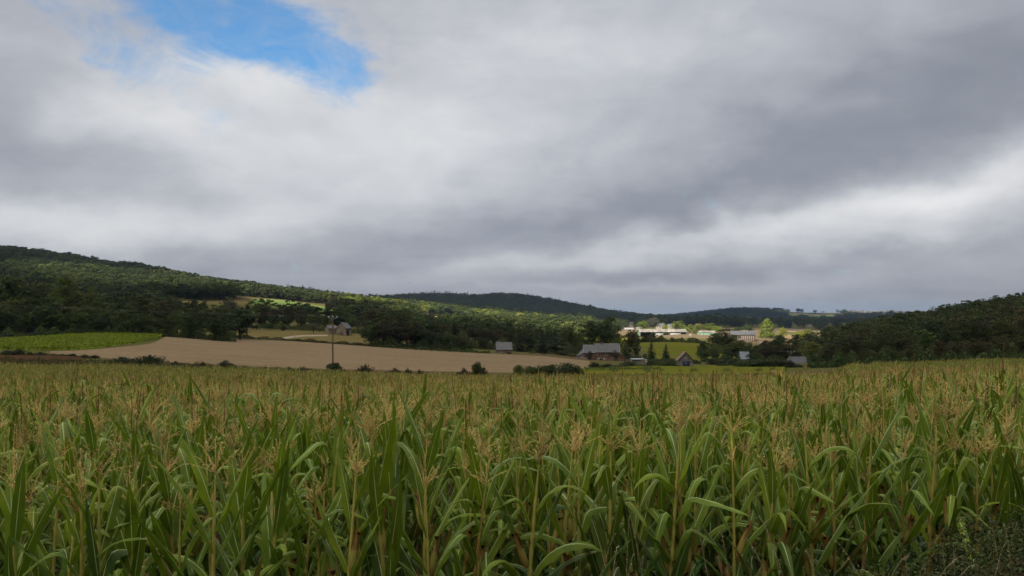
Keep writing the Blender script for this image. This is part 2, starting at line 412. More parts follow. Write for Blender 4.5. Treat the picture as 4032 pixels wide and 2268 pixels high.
# pinkish stubble field
patch('stubble_field', M['stubble'], [190, 300, 420, 560, 620, 660, 900, 1150, 1400, 1700, 1950, 2150, 2330],
      [1392, 1404, 1412, 1424, 1426, 1430, 1440, 1452, 1458, 1465, 1470, 1470, 1462],
      [1386, 1383, 1374, 1360, 1350, 1322, 1332, 1344, 1361, 1380, 1394, 1404, 1424], dmin=118, dmax=330, n=60)
# dry meadow behind it, in front of the two stone houses
patch('meadow', M['meadow'], [925, 1000, 1200, 1450, 1640], [1329, 1331, 1343, 1361, 1373], [1303, 1303, 1304, 1316, 1326], dmin=240, dmax=440)
patch('dirt_track', M['track'], [1095, 1120, 1150, 1180, 1240, 1300], [1340, 1338, 1334, 1328, 1326, 1325], [1335, 1330, 1324, 1322, 1320, 1320], off=0.34, dmin=260, dmax=430)
# reddish weedy strip at the far left
patch('weed_strip', M['red_weed'], [-60, 0, 200, 330], [1422, 1420, 1424, 1424], [1398, 1398, 1402, 1414], dmin=112, dmax=150, off=0.35)
# green fields up the left slope
patch('hillside_meadow', M['hill_green'], [985, 1040, 1120, 1200, 1300, 1330], [1200, 1205, 1214, 1220, 1234, 1236], [1178, 1178, 1184, 1195, 1212, 1222], dmin=560, dmax=900, off=0.5)
patch('slope_pasture', M['meadow'], [690, 740, 860, 985], [1194, 1197, 1200, 1200], [1184, 1187, 1189, 1186], dmin=520, dmax=800, off=0.5)
patch('far_slope_field', M['hill_yellow'], [1665, 1700, 1760], [1256, 1258, 1258], [1242, 1244, 1252], dmin=700, dmax=1000, off=0.5)
patch('far_green_field', M['hill_green'], [1695, 1760, 1830], [1277, 1279, 1281], [1260, 1264, 1268], dmin=650, dmax=900, off=0.5)
# fields in the valley
patch('yellow_green_field', M['green_field'], [2040, 2200, 2510, 2600, 2800, 2900], [1335, 1345, 1378, 1396, 1400, 1400], [1300, 1312, 1336, 1342, 1356, 1366], dmin=380, dmax=800, off=0.3)
patch('lower_green_field', M['green_field'], [2560, 2700, 2900, 3050], [1412, 1420, 1424, 1426], [1398, 1402, 1408, 1416], dmin=250, dmax=420, off=0.3)
patch('green_pasture', M['green_field'], [2230, 2300, 2500, 2700, 2900, 3100], [1475, 1475, 1478, 1478, 1478, 1472], [1462, 1456, 1445, 1440, 1440, 1446], dmin=90, dmax=245, off=0.25)
patch('farmyard', M['yard'], [2400, 2600, 2800, 3000, 3080], [1318, 1328, 1334, 1346, 1352], [1302, 1297, 1299, 1304, 1312], dmin=520, dmax=1000, off=0.5)
patch('pale_stubble', M['pale_field'], [2880, 3000, 3200, 3340, 3420], [1378, 1392, 1388, 1365, 1352], [1340, 1322, 1316, 1318, 1326], dmin=430, dmax=900, off=0.3)
patch('brown_plough_land', M['brown_field'], [2830, 2900, 3000, 3150, 3250], [1304, 1306, 1308, 1312, 1313], [1293, 1292, 1293, 1297, 1306], dmin=850, dmax=1300, off=0.6)
patch('distant_field', M['hill_green'], [3145, 3200, 3290], [1256, 1256, 1250], [1250, 1247, 1243], dmin=2700, dmax=3900, off=3)
patch('distant_pale_field', M['pale_field'], [3340, 3420, 3480], [1235, 1236, 1236], [1232, 1232, 1233], dmin=3300, dmax=4100, off=3)

# ------------------------------------------------------------------ maize
def leaf_mat(name, mature, young, mid, gloss=0.42):
    m, g, o = newmat(name)
    at = g.n('ShaderNodeAttribute', attribute_name='tint'); uv = g.n('ShaderNodeUVMap'); oi = g.n('ShaderNodeObjectInfo')
    sp = g.n('ShaderNodeSeparateXYZ'); g.nt.links.new(uv.outputs[0], sp.inputs[0]); u, v = sp.outputs[0], sp.outputs[1]
    tc = g.n('ShaderNodeTexCoord')
    nz = g.noise(tc.outputs['Object'], 9.0, 4, 0.6)
    c = g.mix(at.outputs['Fac'], mature, young)
    c = g.mix(g.rng(nz, 0.4, 0.75, 0, 0.45), c, tuple(x * 0.6 for x in mature))
    # veins
    vein = g.m('SINE', g.m('MULTIPLY', u, 120.0))
    c = g.mix(g.m('MULTIPLY', g.rng(vein, 0.2, 1.0), 0.04), c, mid)
    # dry yellow edges and tips where the leaf is old (tint below zero)
    dry = g.m('MULTIPLY', g.rng(at.outputs['Fac'], -0.2, -0.9), g.rng(g.m('ADD', g.m('MULTIPLY', v, 0.9), g.m('MULTIPLY', g.m('SUBTRACT', nz, 0.5), 0.9)), 0.35, 0.8))
    c = g.mix(dry, c, (0.36, 0.22, 0.07))
    blotch = g.m('MULTIPLY', g.rng(g.noise(tc.outputs['Object'], 22.0, 5, 0.7), 0.66, 0.74), g.rng(g.m('FRACT', g.m('MULTIPLY', oi.outputs['Random'], 5.3)), 0.45, 0.9))
    c = g.mix(g.m('MULTIPLY', blotch, 0.7), c, (0.30, 0.24, 0.08))
    hs = g.n('ShaderNodeHueSaturation'); g.nt.links.new(c, hs.inputs['Color'])
    g.put(hs.inputs['Value'], g.rng(oi.outputs['Random'], 0, 1, 0.78, 1.22))
    g.put(hs.inputs['Hue'], g.rng(g.m('FRACT', g.m('MULTIPLY', oi.outputs['Random'], 9.7)), 0, 1, 0.49, 0.508))
    du = g.m('ABSOLUTE', g.m('SUBTRACT', u, 0.5))
    rib = g.m('MULTIPLY', g.rng(du, 0.042, 0.018), g.rng(v, 0.97, 0.6))
    c2 = g.mix(rib, hs.outputs[0], mid)
    p = principled(g, c2, gloss, 0.24)
    g.put(p.inputs['Roughness'], g.rng(nz, 0.3, 0.7, gloss - 0.06, gloss + 0.12))
    bn = g.n('ShaderNodeBump'); bn.inputs['Strength'].default_value = 0.2; bn.inputs['Distance'].default_value = 0.002
    g.nt.links.new(g.m('ADD', vein, g.m('MULTIPLY', nz, 3.0)), bn.inputs['Height']); g.nt.links.new(bn.outputs[0], p.inputs['Normal'])
    tr = g.n('ShaderNodeBsdfTranslucent')
    trc = g.mix(0.55, c2, (0.13, 0.22, 0.008)); g.nt.links.new(trc, tr.inputs[0])
    mx = g.n('ShaderNodeMixShader'); g.put(mx.inputs[0], g.rng(at.outputs['Fac'], 0.0, 1.0, 0.14, 0.34))
    g.nt.links.new(p.outputs[0], mx.inputs[1]); g.nt.links.new(tr.outputs[0], mx.inputs[2]); g.nt.links.new(mx.outputs[0], o.inputs[0])
    return m
def stalk_mat(name, low, high):
    m, g, o = newmat(name)
    at = g.n('ShaderNodeAttribute', attribute_name='tint'); tc = g.n('ShaderNodeTexCoord'); oi = g.n('ShaderNodeObjectInfo')
    nz = g.noise(tc.outputs['Object'], 14.0, 4, 0.6)
    c = g.mix(g.m('ADD', at.outputs['Fac'], g.m('MULTIPLY', g.m('SUBTRACT', nz, 0.5), 0.8), clamp=True), low, high)
    p = principled(g, c, 0.5, 0.35); g.nt.links.new(p.outputs[0], o.inputs[0]); return m
def tint_mat(name, a, b_, rough=0.75, trans=0.0, scale=20.0, stretch=(1, 1, 1)):
    m, g, o = newmat(name)
    at = g.n('ShaderNodeAttribute', attribute_name='tint'); tc = g.n('ShaderNodeTexCoord'); oi = g.n('ShaderNodeObjectInfo')
    mp = g.n('ShaderNodeMapping'); g.nt.links.new(tc.outputs['Object'], mp.inputs[0]); mp.inputs['Scale'].default_value = stretch
    nz = g.noise(mp.outputs[0], scale, 3, 0.6)
    c = g.mix(g.m('ADD', at.outputs['Fac'], g.m('MULTIPLY', g.m('SUBTRACT', nz, 0.5), 1.1), clamp=True), a, b_)
    hs = g.n('ShaderNodeHueSaturation'); g.nt.links.new(c, hs.inputs['Color'])
    g.put(hs.inputs['Value'], g.rng(oi.outputs['Random'], 0, 1, 0.75, 1.25))
    p = principled(g, hs.outputs[0], rough, 0.25)
    if trans:
        tr = g.n('ShaderNodeBsdfTranslucent'); g.nt.links.new(hs.outputs[0], tr.inputs[0])
        mx = g.n('ShaderNodeMixShader'); mx.inputs[0].default_value = trans
        g.nt.links.new(p.outputs[0], mx.inputs[1]); g.nt.links.new(tr.outputs[0], mx.inputs[2]); g.nt.links.new(mx.outputs[0], o.inputs[0])
    else: g.nt.links.new(p.outputs[0], o.inputs[0])
    return m
M['leaf'] = leaf_mat('maize_leaf', (0.048, 0.118, 0.026), (0.205, 0.280, 0.008), (0.70, 0.78, 0.40))
M['stalk_green'] = stalk_mat('maize_stalk', (0.34, 0.33, 0.075), (0.46, 0.38, 0.09))
M['stalk_red'] = stalk_mat('red_maize_stalk', (0.24, 0.034, 0.020), (0.40, 0.34, 0.08))
M['tassel'] = tint_mat('maize_tassel', (0.38, 0.235, 0.065), (0.78, 0.60, 0.235), 0.8, 0.15, 30)
M['tassel_dark'] = tint_mat('dark_tassel', (0.11, 0.035, 0.018), (0.24, 0.10, 0.04), 0.8)
M['husk'] = tint_mat('husk', (0.27, 0.085, 0.035), (0.36, 0.33, 0.075), 0.55, 0.0, 22, (1, 1, .12))
M['silk'] = noisy('silk', (0.012, 0.008, 0.006), (0.04, 0.02, 0.012), 60.0)

def ribbon(mb, base, phi, th0, L, Wd, bend, power, twist, fold, wav, rng, tint, nl=12, nw=4, kink=None, tear=0):
    """one maize leaf: centre line leaves the stalk at elevation th0 and bends over; V-shaped section, wavy edges"""
    s = np.linspace(0, 1, nl + 1)
    th = th0 - bend * s ** power
    if kink is not None: th = th - kink[1] / (1 + np.exp(-(s - kink[0]) * 38))
    ph = phi + rng.uniform(-0.35, 0.35) * s
    ds = L / nl
    dirs = np.stack([np.cos(th) * np.cos(ph), np.cos(th) * np.sin(ph), np.sin(th)], 1)
    mid = (dirs[:-1] + dirs[1:]) / 2
    pts = np.vstack([[0, 0, 0], np.cumsum(mid * ds, 0)]) + base
    side = np.stack([-np.sin(ph), np.cos(ph), np.zeros_like(ph)], 1)
    up = np.cross(dirs, side) * -1.0
    up = np.where((up[:, 2:] < 0) & (np.abs(th)[:, None] < 1.2), up, up)
    tw = twist * s ** 1.3
    sd = side * np.cos(tw)[:, None] + up * np.sin(tw)[:, None]
    nm = np.cross(sd, dirs)
    w = Wd * np.minimum(1.0, 0.42 + 2.3 * s) * np.clip(1 - s ** 2.6, 0.0, 1) ** 0.85
    w = np.maximum(w, 0.0015)
    if tear: w[int(nl * 0.75):] *= np.linspace(1, 0.5, nl + 1 - int(nl * 0.75))
    uu = np.linspace(-1, 1, nw + 1)
    f = fold * (1 - 0.6 * s)
    wv = wav * Wd * np.sin(s * rng.uniform(14, 24) + rng.uniform(0, 6))
    wv2 = wav * Wd * np.sin(s * rng.uniform(14, 24) + rng.uniform(0, 6))
    V = np.zeros((nl + 1, nw + 1, 3))
    for j, u in enumerate(uu):
        edge = abs(u) ** 2
        lift = f * abs(u) * w * 0.5 + (wv if u > 0 else wv2) * edge * (w / Wd)
        V[:, j, :] = pts + sd * (u * w * 0.5)[:, None] * math.cos(fold * 0.5) - nm * lift[:, None] * -1.0
    ii = np.arange((nl + 1) * (nw + 1)).reshape(nl + 1, nw + 1)
    q = np.stack([ii[:-1, :-1], ii[:-1, 1:], ii[1:, 1:], ii[1:, :-1]], -1).reshape(-1, 4)
    UV = np.stack(np.meshgrid(s, (uu + 1) / 2, indexing='ij')[::-1], -1).reshape(-1, 2)
    mb.quads(V.reshape(-1, 3), q, UV, tint)

def tassel(mb, top, rng, nbr, Ls, spread, spk, darkc=False, lod=0, lean=(0, 0)):
    """central spike and arching side branches set with spikelets"""
    def branch(p0, d0, L, droop, r, ns, tint):
        n = 7 if lod == 0 else 4
        s = np.linspace(0, 1, n)
        d = np.array(d0, float); pts = [np.array(p0, float)]
        for i in range(n - 1):
            dd = d + np.array([0, 0, -droop * s[i + 1]]) + rng.normal(0, 0.05, 3); dd /= np.linalg.norm(dd)
            pts.append(pts[-1] + dd * L / (n - 1))
        pts = np.array(pts)
        mb.tube(pts, np.linspace(r, r * 0.5, n), 3, a=tint, cap=False)
        if ns:
            t = np.linspace(0.12, 1.0, ns)
            P = np.stack([np.interp(t, s, pts[:, k_]) for k_ in range(3)], 1)
            T = np.gradient(P, axis=0); T /= np.linalg.norm(T, axis=1)[:, None] + 1e-9
            O = np.cross(T, rng.normal(0, 1, (ns, 3))); O /= np.linalg.norm(O, axis=1)[:, None] + 1e-9
            B = np.cross(T, O)
            A = T * 0.75 + O * 0.75; ln = spk * rng.uniform(0.7, 1.3, ns)[:, None]; wd = ln * (0.24 if lod == 0 else 0.34)
            q0 = P; q1 = P + A * ln * 0.5 + B * wd; q2 = P + A * ln; q3 = P + A * ln * 0.5 - B * wd
            V = np.stack([q0, q1, q2, q3], 1).reshape(-1, 3)
            tt_ = np.repeat(np.clip(tint + rng.uniform(-0.3, 0.3, ns), 0, 1), 4)
            mb.quads(V, np.arange(ns * 4).reshape(-1, 4), a=tt_)
    ln = np.array([lean[0], lean[1], 1.0]); ln /= np.linalg.norm(ln)
    k = {0: 1.0, 1: 0.55, 2: 0.0}[lod]
    r = {0: 0.0023, 1: 0.0030, 2: 0.005}[lod]
    tint = rng.uniform(0.4, 0.9)
    branch(top, ln, Ls, rng.uniform(0, 0.12), r * (1.4 if not darkc else 2.4), int(34 * k) if k else 0, tint)
    for i in range(nbr):
        h = rng.uniform(0.02, 0.42) * Ls * (0.55 if nbr > 6 else 0.4)
        ph = rng.uniform(0, 2 * math.pi); el = math.radians(90 - rng.uniform(*spread))
        d = (math.cos(ph) * math.cos(el), math.sin(ph) * math.cos(el), math.sin(el))
        branch(np.array(top) + ln * h, d, Ls * rng.uniform(0.5, 0.85), rng.uniform(0.15, 0.55), r, int(22 * k), np.clip(tint + rng.uniform(-0.2, 0.2), 0, 1))

def stalk_pts(rng, H):
    n = 9; z = np.linspace(0, H, n)
    lx, ly = rng.normal(0, 0.022, 2); cx, cy = rng.normal(0, 0.012, 2)
    x = lx * z + cx * z ** 2; y = ly * z + cy * z ** 2
    return np.stack([x, y, z], 1), (lx + 2 * cx * H, ly + 2 * cy * H)

def make_maize(i, kind, lod=0):
    """meshes of one plant variant: stalk, leaves, tassel, ears"""
    rng = np.random.default_rng(1000 + i * 17 + lod * 999)
    H = rng.uniform(1.48, 1.72)
    P, lean = stalk_pts(rng, H)
    def sp(h): return np.array([np.interp(h, P[:, 2], P[:, 0]), np.interp(h, P[:, 2], P[:, 1]), h])
    st = MB()
    nodes = np.concatenate([np.arange(0.08, 0.5, 0.13), np.linspace(0.55, H - 0.25, 8)]) + rng.normal(0, 0.012, 12)[:len(np.arange(0.08, 0.5, 0.13)) + 8]
    if lod == 0:
        hs = []
        for h in nodes: hs += [h - 0.012, h, h + 0.014]
        hs = np.array(sorted([0.0] + hs + [H]))
        pts = np.array([sp(h) for h in hs])
        rr = np.interp(hs, [0, 0.5, 1.2, H], [0.0155, 0.0145, 0.0105, 0.0046])
        isn = np.array([np.min(np.abs(nodes - h)) < 0.002 for h in hs]); rr = rr * np.where(isn, 1.22, 1.0)
        st.tube(pts, rr, 7, a=np.clip(hs / H + rng.uniform(-0.15, 0.15), 0, 1))
    else:
        z0 = 0.8 if lod == 1 else 1.2
        hs = np.linspace(z0, H, 3); st.tube(np.array([sp(h) for h in hs]), np.array([0.011, 0.008, 0.004]) * (1 if lod == 1 else 1.6), 3, a=0.8, cap=False)
    lf = MB()
    plane = rng.uniform(0, math.pi)
    hts = nodes[1 if lod == 0 else 5:]
    for j, h in enumerate(hts):
        jj = j + (0 if lod == 0 else 4)
        ph = plane + (math.pi if jj % 2 else 0) + rng.normal(0, 0.38)
        fr = min(1.0, (h - 0.2) / (H - 0.42))         # 0 low .. 1 top
        upr = rng.random()
        L = (0.78 - 0.30 * fr ** 2) * rng.uniform(0.82, 1.18); Wd = (0.088 - 0.022 * fr ** 2) * rng.uniform(0.85, 1.2)
        th0 = math.radians(rng.uniform(50, 66) + 14 * fr)
        if kind == 'upright': upr -= 0.30
        if kind == 'droopy': upr += 0.25
        if upr < 0.42 + 0.22 * fr:          # stiff straight leaf
            bend = rng.uniform(0.05, 0.5); kink = None; power = 1.4
        elif upr < 0.76:                    # arching leaf
            bend = rng.uniform(1.4, 2.5); kink = None; power = rng.uniform(1.1, 1.9)
        else:                               # folded over sharply
            bend = rng.uniform(0.2, 0.7); kink = (rng.uniform(0.35, 0.62), rng.uniform(1.2, 2.0)); power = 1.5
        tint = float(np.clip(0.15 + 0.75 * fr + rng.normal(0, 0.18), 0.0, 1.0))
        if fr < 0.35 and rng.random() < (0.40 if kind != 'old' else 0.8): tint = -rng.uniform(0.3, 1.0)
        if lod == 2 and j < 2: continue
        base = sp(h + 0.05)
        nl, nw = ((13, 4), (6, 2), (4, 1))[lod]
        ribbon(lf, base, ph, th0, L, Wd * (1, 1.05, 1.25)[lod], bend, power, rng.normal(0, 0.5), rng.uniform(0.35, 0.9), 0.10 if lod == 0 else 0.0, rng, tint, nl, nw, kink, rng.random() < 0.2)
        if False:
            hh = np.linspace(h - 0.03, h + 0.05, 3); pts = np.array([sp(x) for x in hh])
            lf.tube(pts, np.interp(hh, [0, 0.5, 1.2, H], [0.0172, 0.0162, 0.0125, 0.0072]), 6, a=max(0.2, tint), cap=False)
    ta = MB()
    top = sp(H)
    dark = kind == 'spike'
    if kind == 'spike': tassel(ta, top, rng, rng.integers(0, 3), rng.uniform(0.34, 0.46), (8, 22), 0.011, True, lod, lean)
    else: tassel(ta, top, rng, (int(rng.integers(6, 11)), int(rng.integers(5, 9)), 6)[lod], rng.uniform(0.20, 0.30) + (0, 0.02, 0.07)[lod], (12, 52), 0.0125 if lod == 0 else 0.017, False, lod, lean)
    ears = []
    if lod == 0:
        for e in range(1 if rng.random() < 0.7 else 2):
            h = rng.uniform(0.80, 1.02) - 0.14 * e; ph = plane + math.pi * e + rng.normal(0, 0.4); tl = rng.uniform(0.12, 0.42)
            b0 = sp(h); d = np.array([math.cos(ph) * math.sin(tl), math.sin(ph) * math.sin(tl), math.cos(tl)])
            b0 = b0 + np.array([math.cos(ph), math.sin(ph), 0]) * 0.02
            L = rng.uniform(0.20, 0.27); s = np.linspace(0, 1, 9)
            rr = L * 0.098 * np.array([0.45, 0.82, 1.0, 1.02, 0.98, 0.86, 0.66, 0.40, 0.14])
            eb = MB(); tn = np.clip(np.array([0.3, 0.5, 0.8, 0.9, 0.9, 0.8, 0.6, 0.4, 0.2]) * rng.uniform(0.75, 1.3) , 0, 1)
            eb.tube(b0 + d[None, :] * (s * L)[:, None], rr, 9, a=tn)
            # loose husk tips
            for k_ in range(4):
                a_ = rng.uniform(0, 6.28); o_ = np.array([math.cos(a_), math.sin(a_), 0])
                c0 = b0 + d * L * 0.62 + o_ * 0.018; sd = np.cross(d, o_); sd /= np.linalg.norm(sd)
                c1 = b0 + d * L * 0.95 + o_ * 0.022; c2 = b0 + d * L * rng.uniform(1.1, 1.3) + o_ * 0.03
                eb.quads([c0 - sd*0.012, c0 + sd*0.012, c1 + sd*0.010, c1 - sd*0.010], [[0,1,2,3]], a=0.35)
                eb.quads([c1 - sd*0.010, c1 + sd*0.010, c2 + sd*0.002, c2 - sd*0.002], [[0,1,2,3]], a=0.2)
            sb = MB(); tipp = b0 + d * L * 0.98
            for k_ in range(12):
                o_ = rng.normal(0, 1, 3); o_[2] = abs(o_[2]) * 0.4; e_ = tipp + d * 0.020 + o_ * 0.006; f_ = e_ + np.array([o_[0] * 0.005, o_[1] * 0.005, -0.012])
                sb.tube([tipp, e_, f_], [0.0045, 0.004, 0.002], 3, cap=False)
            ears.append((eb, sb))
    return st, lf, ta, ears, dark

VAR = []
kinds = ['normal', 'upright', 'droopy', 'normal', 'upright', 'old', 'normal', 'droopy', 'spike', 'normal', 'upright', 'normal',
         'normal', 'upright', 'spike', 'droopy', 'normal', 'upright', 'old', 'normal', 'upright', 'normal', 'droopy', 'normal',
         'upright', 'normal', 'spike', 'normal', 'droopy', 'upright', 'normal', 'old']
for i, kd in enumerate(kinds):
    st, lf, ta, ears, dark = make_maize(i, kd)
    VAR.append(dict(kind=kd, st=st.mesh('stalk', M['stalk_green'], True), st_red=None, lf=lf.mesh('leaves', M['leaf'], True),
                    ta=ta.mesh('tassel', M['tassel_dark'] if dark else M['tassel']),
                    ears=[(e.mesh('ear', M['husk'], True), s.mesh('silk', M['silk'])) for e, s in ears]))
    r = VAR[-1]['st'].copy(); r.materials.clear(); r.materials.append(M['stalk_red']); VAR[-1]['st_red'] = r

def link(name, data, parent=None):
    o = bpy.data.objects.new(name, data); COL.objects.link(o)
    if parent: o.parent = parent
    return o
def place_maize(v, loc, rz, sc, tilt, red, ears=True):
    root = empty('maize_plant', loc); root.rotation_euler = (tilt[0], tilt[1], rz); root.scale = (sc, sc, sc)
    link('stalk', v['st_red'] if red else v['st'], root); link('leaves', v['lf'], root); link('tassel', v['ta'], root)
    for e, s in (v['ears'] if ears else []):
        eo = link('ear', e, root); link('silk', s, eo)
    return root

ORD = ['', 'first', 'second', 'third', 'fourth', 'fifth', 'sixth', 'seventh', 'eighth', 'ninth', 'tenth', 'eleventh', 'twelfth', 'thirteenth',
       'fourteenth', 'fifteenth', 'sixteenth', 'seventeenth', 'eighteenth', 'nineteenth', 'twentieth']
TENS = ['', '', 'twenty', 'thirty', 'forty', 'fifty', 'sixty', 'seventy', 'eighty', 'ninety']
TENTH = ['', '', 'twentieth', 'thirtieth', 'fortieth', 'fiftieth', 'sixtieth', 'seventieth', 'eightieth', 'ninetieth']
def ordinal(n):
    if n <= 20: return ORD[n]
    if n >= 100: return 'hundred and ' + (ordinal(n - 100) if n > 100 else 'first')
    return TENTH[n // 10] if n % 10 == 0 else TENS[n // 10] + '-' + ORD[n % 10]
rngc = np.random.default_rng(77)
def row_y(r, x):      # the rows run a little away from the road towards the right
    return 4.15 + 0.75 * r + 0.20 * (x + 3.0) + 0.08 * np.sin(x * 0.8 + r)
count = 0
for r in range(0, 7):
    # walk along the row between the frame edges
    x = -1.0 * (row_y(r, -4) * 0.74 + 0.2); k = 0
    while count < 298:
        y = float(row_y(r, x)) + rngc.normal(0, 0.05)
        if x > y * 0.72 + 0.15: break
        k += 1; v = VAR[rngc.integers(0, len(VAR))]
        if v['kind'] == 'spike' and rngc.random() < 0.4: v = VAR[rngc.integers(0, 8)]
        fx = x / (y * 0.69)
        red = rngc.random() < (0.38 if fx > 0.25 else (0.12 if fx > -0.4 else 0.04))
        if fx > 0.5 and rngc.random() < 0.25: v = VAR[31]
        sc = rngc.uniform(0.86, 1.07)
        if v['kind'] == 'spike': sc *= 1.04
        z = float(TZ(x, y))
        root = place_maize(v, (x, y, z), rngc.uniform(0, 6.28), sc, (rngc.normal(0, 0.045), rngc.normal(0, 0.045)), red, fx > -0.45 or rngc.random() < 0.25)
        ts = {'spike': 'one stiff dark tassel spike', 'upright': 'stiff upright leaves', 'droopy': 'arching leaves', 'old': 'yellowing lower leaves', 'normal': 'branching tan tassel'}[v['kind']]
        lab = 'maize plant, %s stalk, %s, %s from left in the %s row' % ('reddish' if red else 'yellow-green', ts, ordinal(k), ordinal(r + 1) if r else 'front')
        tag(root, lab, 'maize plant', 'maize plants along the near edge of the field')
        count += 1
        x += float(rngc.uniform(0.12, 0.22)) * (1.0 if r < 3 else 1.0)
    if count >= 298: break
LAST_ROW, LAST_X = r, x

# the rest of the field: instanced from lighter variants
PROTO = {}
def proto_collection(name, objs):
    c = bpy.data.collections.new(name)
    for o in objs:
        c.objects.link(o)
    return c
def joined(meshes_mats, name):
    """several MBs into one mesh with several materials"""
    mb = MB(); mats = []
    for k_, (b_, m_) in enumerate(meshes_mats):
        if m_ not in mats: mats.append(m_)
        mi = mats.index(m_)
        off = mb.n
        for v_, uv_, a_ in zip(b_.v, b_.uv, b_.a): mb.v.append(v_); mb.uv.append(uv_); mb.a.append(a_)
        for q_ in b_.q: mb.q.append(q_ + off); mb.mi.append(np.full(len(q_), mi, int))
        for t_ in b_.t: mb.t.append([x_ + off for x_ in t_]); mb.mt.append(mi)
        mb.n += b_.n
    return mb.mesh(name, mats)
def lod_protos(lod, n, kset):
    obs = []
    for i in range(n):
        st, lf, ta, _, dark = make_maize(200 + i, kset[i % len(kset)], lod)
        me = joined([(st, M['stalk_green'] if i % 9 else M['stalk_red']), (lf, M['leaf']), (ta, M['tassel_dark'] if dark else M['tassel'])], 'maize_mass_%d' % i)
        obs.append(bpy.data.objects.new('maize_mass_plant', me))
    return proto_collection('maize_lod%d' % lod, obs)

def instance_group(coll, name):
    """geometry nodes: one object of the collection on every point; attributes rot, scl, idx drive it"""
    ng = bpy.data.node_groups.new(name, 'GeometryNodeTree')
    ng.interface.new_socket('Geometry', in_out='INPUT', socket_type='NodeSocketGeometry')
    ng.interface.new_socket('Geometry', in_out='OUTPUT', socket_type='NodeSocketGeometry')
    N = ng.nodes; L = ng.links
    gi = N.new('NodeGroupInput'); go = N.new('NodeGroupOutput')
    ci = N.new('GeometryNodeCollectionInfo'); ci.inputs['Collection'].default_value = coll
    ci.inputs['Separate Children'].default_value = True; ci.inputs['Reset Children'].default_value = True
    iop = N.new('GeometryNodeInstanceOnPoints'); iop.inputs['Pick Instance'].default_value = True
    mp = N.new('GeometryNodeMeshToPoints')
    L.new(gi.outputs[0], mp.inputs['Mesh']); L.new(mp.outputs[0], iop.inputs['Points']); L.new(ci.outputs[0], iop.inputs['Instance'])
    for nm, ty, sock in (('rot', 'FLOAT_VECTOR', 'Rotation'), ('scl', 'FLOAT_VECTOR', 'Scale'), ('idx', 'INT', 'Instance Index')):
        na = N.new('GeometryNodeInputNamedAttribute'); na.data_type = ty; na.inputs['Name'].default_value = nm
        src = na.outputs['Attribute']
        L.new(src, iop.inputs[sock])
    L.new(iop.outputs[0], go.inputs[0])
    return ng
def scatter(name, coll, P, rot, scl, idx, kind='stuff'):
    me = bpy.data.meshes.new(name); me.vertices.add(len(P)); me.vertices.foreach_set('co', np.asarray(P, float).ravel())
    for nm, ty, dat, f in (('rot', 'FLOAT_VECTOR', rot, 'vector'), ('scl', 'FLOAT_VECTOR', scl, 'vector'), ('idx', 'INT', idx, 'value')):
        a = me.attributes.new(nm, ty, 'POINT'); a.data.foreach_set(f, np.asarray(dat).ravel())
    o = bpy.data.objects.new(name, me); COL.objects.link(o)
    md = o.modifiers.new('scatter', 'NODES'); md.node_group = instance_group(coll, name)
    tag(o, kind=kind)
    return o

kset = ['normal', 'upright', 'normal', 'droopy', 'normal', 'spike', 'normal', 'upright']
c1 = lod_protos(1, 14, kset); c2 = lod_protos(2, 14, kset)
def corn_edge(px):    # distance at which the field ends
    return np.interp(px, [-200, 0, 1300, 2000, 2400, 2700, 3250, 3450, 4300], [113, 112, 113, 102, 92, 88, 78, 148, 150])
def corn_points(y0, y1, dx, dy, rng):
    pts = []
    y = y0
    n = int((y1 - y0) / dy)
    rows = y0 + np.arange(n) * dy
    for yy in rows:
        wl = yy * 0.76 + 1.5
        xs = np.arange(-wl, wl, dx) + rng.uniform(0, dx)
        xs = xs + rng.normal(0, dx * 0.22, len(xs)); ys = yy + 0.20 * (xs * 0) + rng.normal(0, 0.07, len(xs))
        pts.append(np.stack([xs, ys], 1))
    p = np.concatenate(pts); return p
rs = np.random.default_rng(5)
# points follow the same rows as the near plants
allp = []
# first: finish the partly planted row and start right behind the last individual row
for r in range(LAST_ROW, LAST_ROW + 34):
    wl = (row_y(r, 0)) * 0.80 + 8.0
    xs = np.arange(-wl, wl, 0.19); xs = xs + rs.normal(0, 0.04, len(xs))
    if r == LAST_ROW: xs = xs[xs > LAST_X]
    ys = row_y(r, xs) + rs.normal(0, 0.05, len(xs))
    allp.append(np.stack([xs, ys], 1))
# rows beside the frame, so that the field continues left and right of it
for r in range(0, LAST_ROW + 1):
    e = row_y(r, 0) * 0.74 + 0.4
    for sgn in (-1, 1):
        xs = sgn * (e + np.arange(0.0, 8.0, 0.19)) + (0.55 if sgn > 0 else -0.05)
        if r == LAST_ROW and sgn > 0: continue
        allp.append(np.stack([xs, row_y(r, xs)], 1))
near = np.concatenate(allp)
def put_corn(P2, coll, name, smin, smax, nvar, rng):
    px = CX + F * P2[:, 0] / np.maximum(P2[:, 1], 1)
    P2 = P2[(P2[:, 1] < corn_edge(px) + rng.normal(0, 0.4, len(P2)))]
    z = TZ(P2[:, 0], P2[:, 1]); n = len(P2)
    # height varies gently over the field
    hv = 1 + 0.05 * np.sin(P2[:, 0] * 0.35 + 1) * np.sin(P2[:, 1] * 0.27) + 0.03 * np.sin(P2[:, 0] * 1.1)
    s = rng.uniform(smin, smax, n) * hv * np.where(rng.random(n) < 0.035, 1.14, 1.0)
    return scatter(name, coll, np.stack([P2[:, 0], P2[:, 1], z], 1),
                   np.stack([rng.normal(0, 0.05, n), rng.normal(0, 0.05, n), rng.uniform(0, 6.28, n)], 1),
                   np.stack([s, s, s], 1), rng.integers(0, nvar, n))
put_corn(near, c1, 'maize_crop', 0.88, 1.07, 14, rs)
ystart = 4.15 + 0.75 * (LAST_ROW + 34)
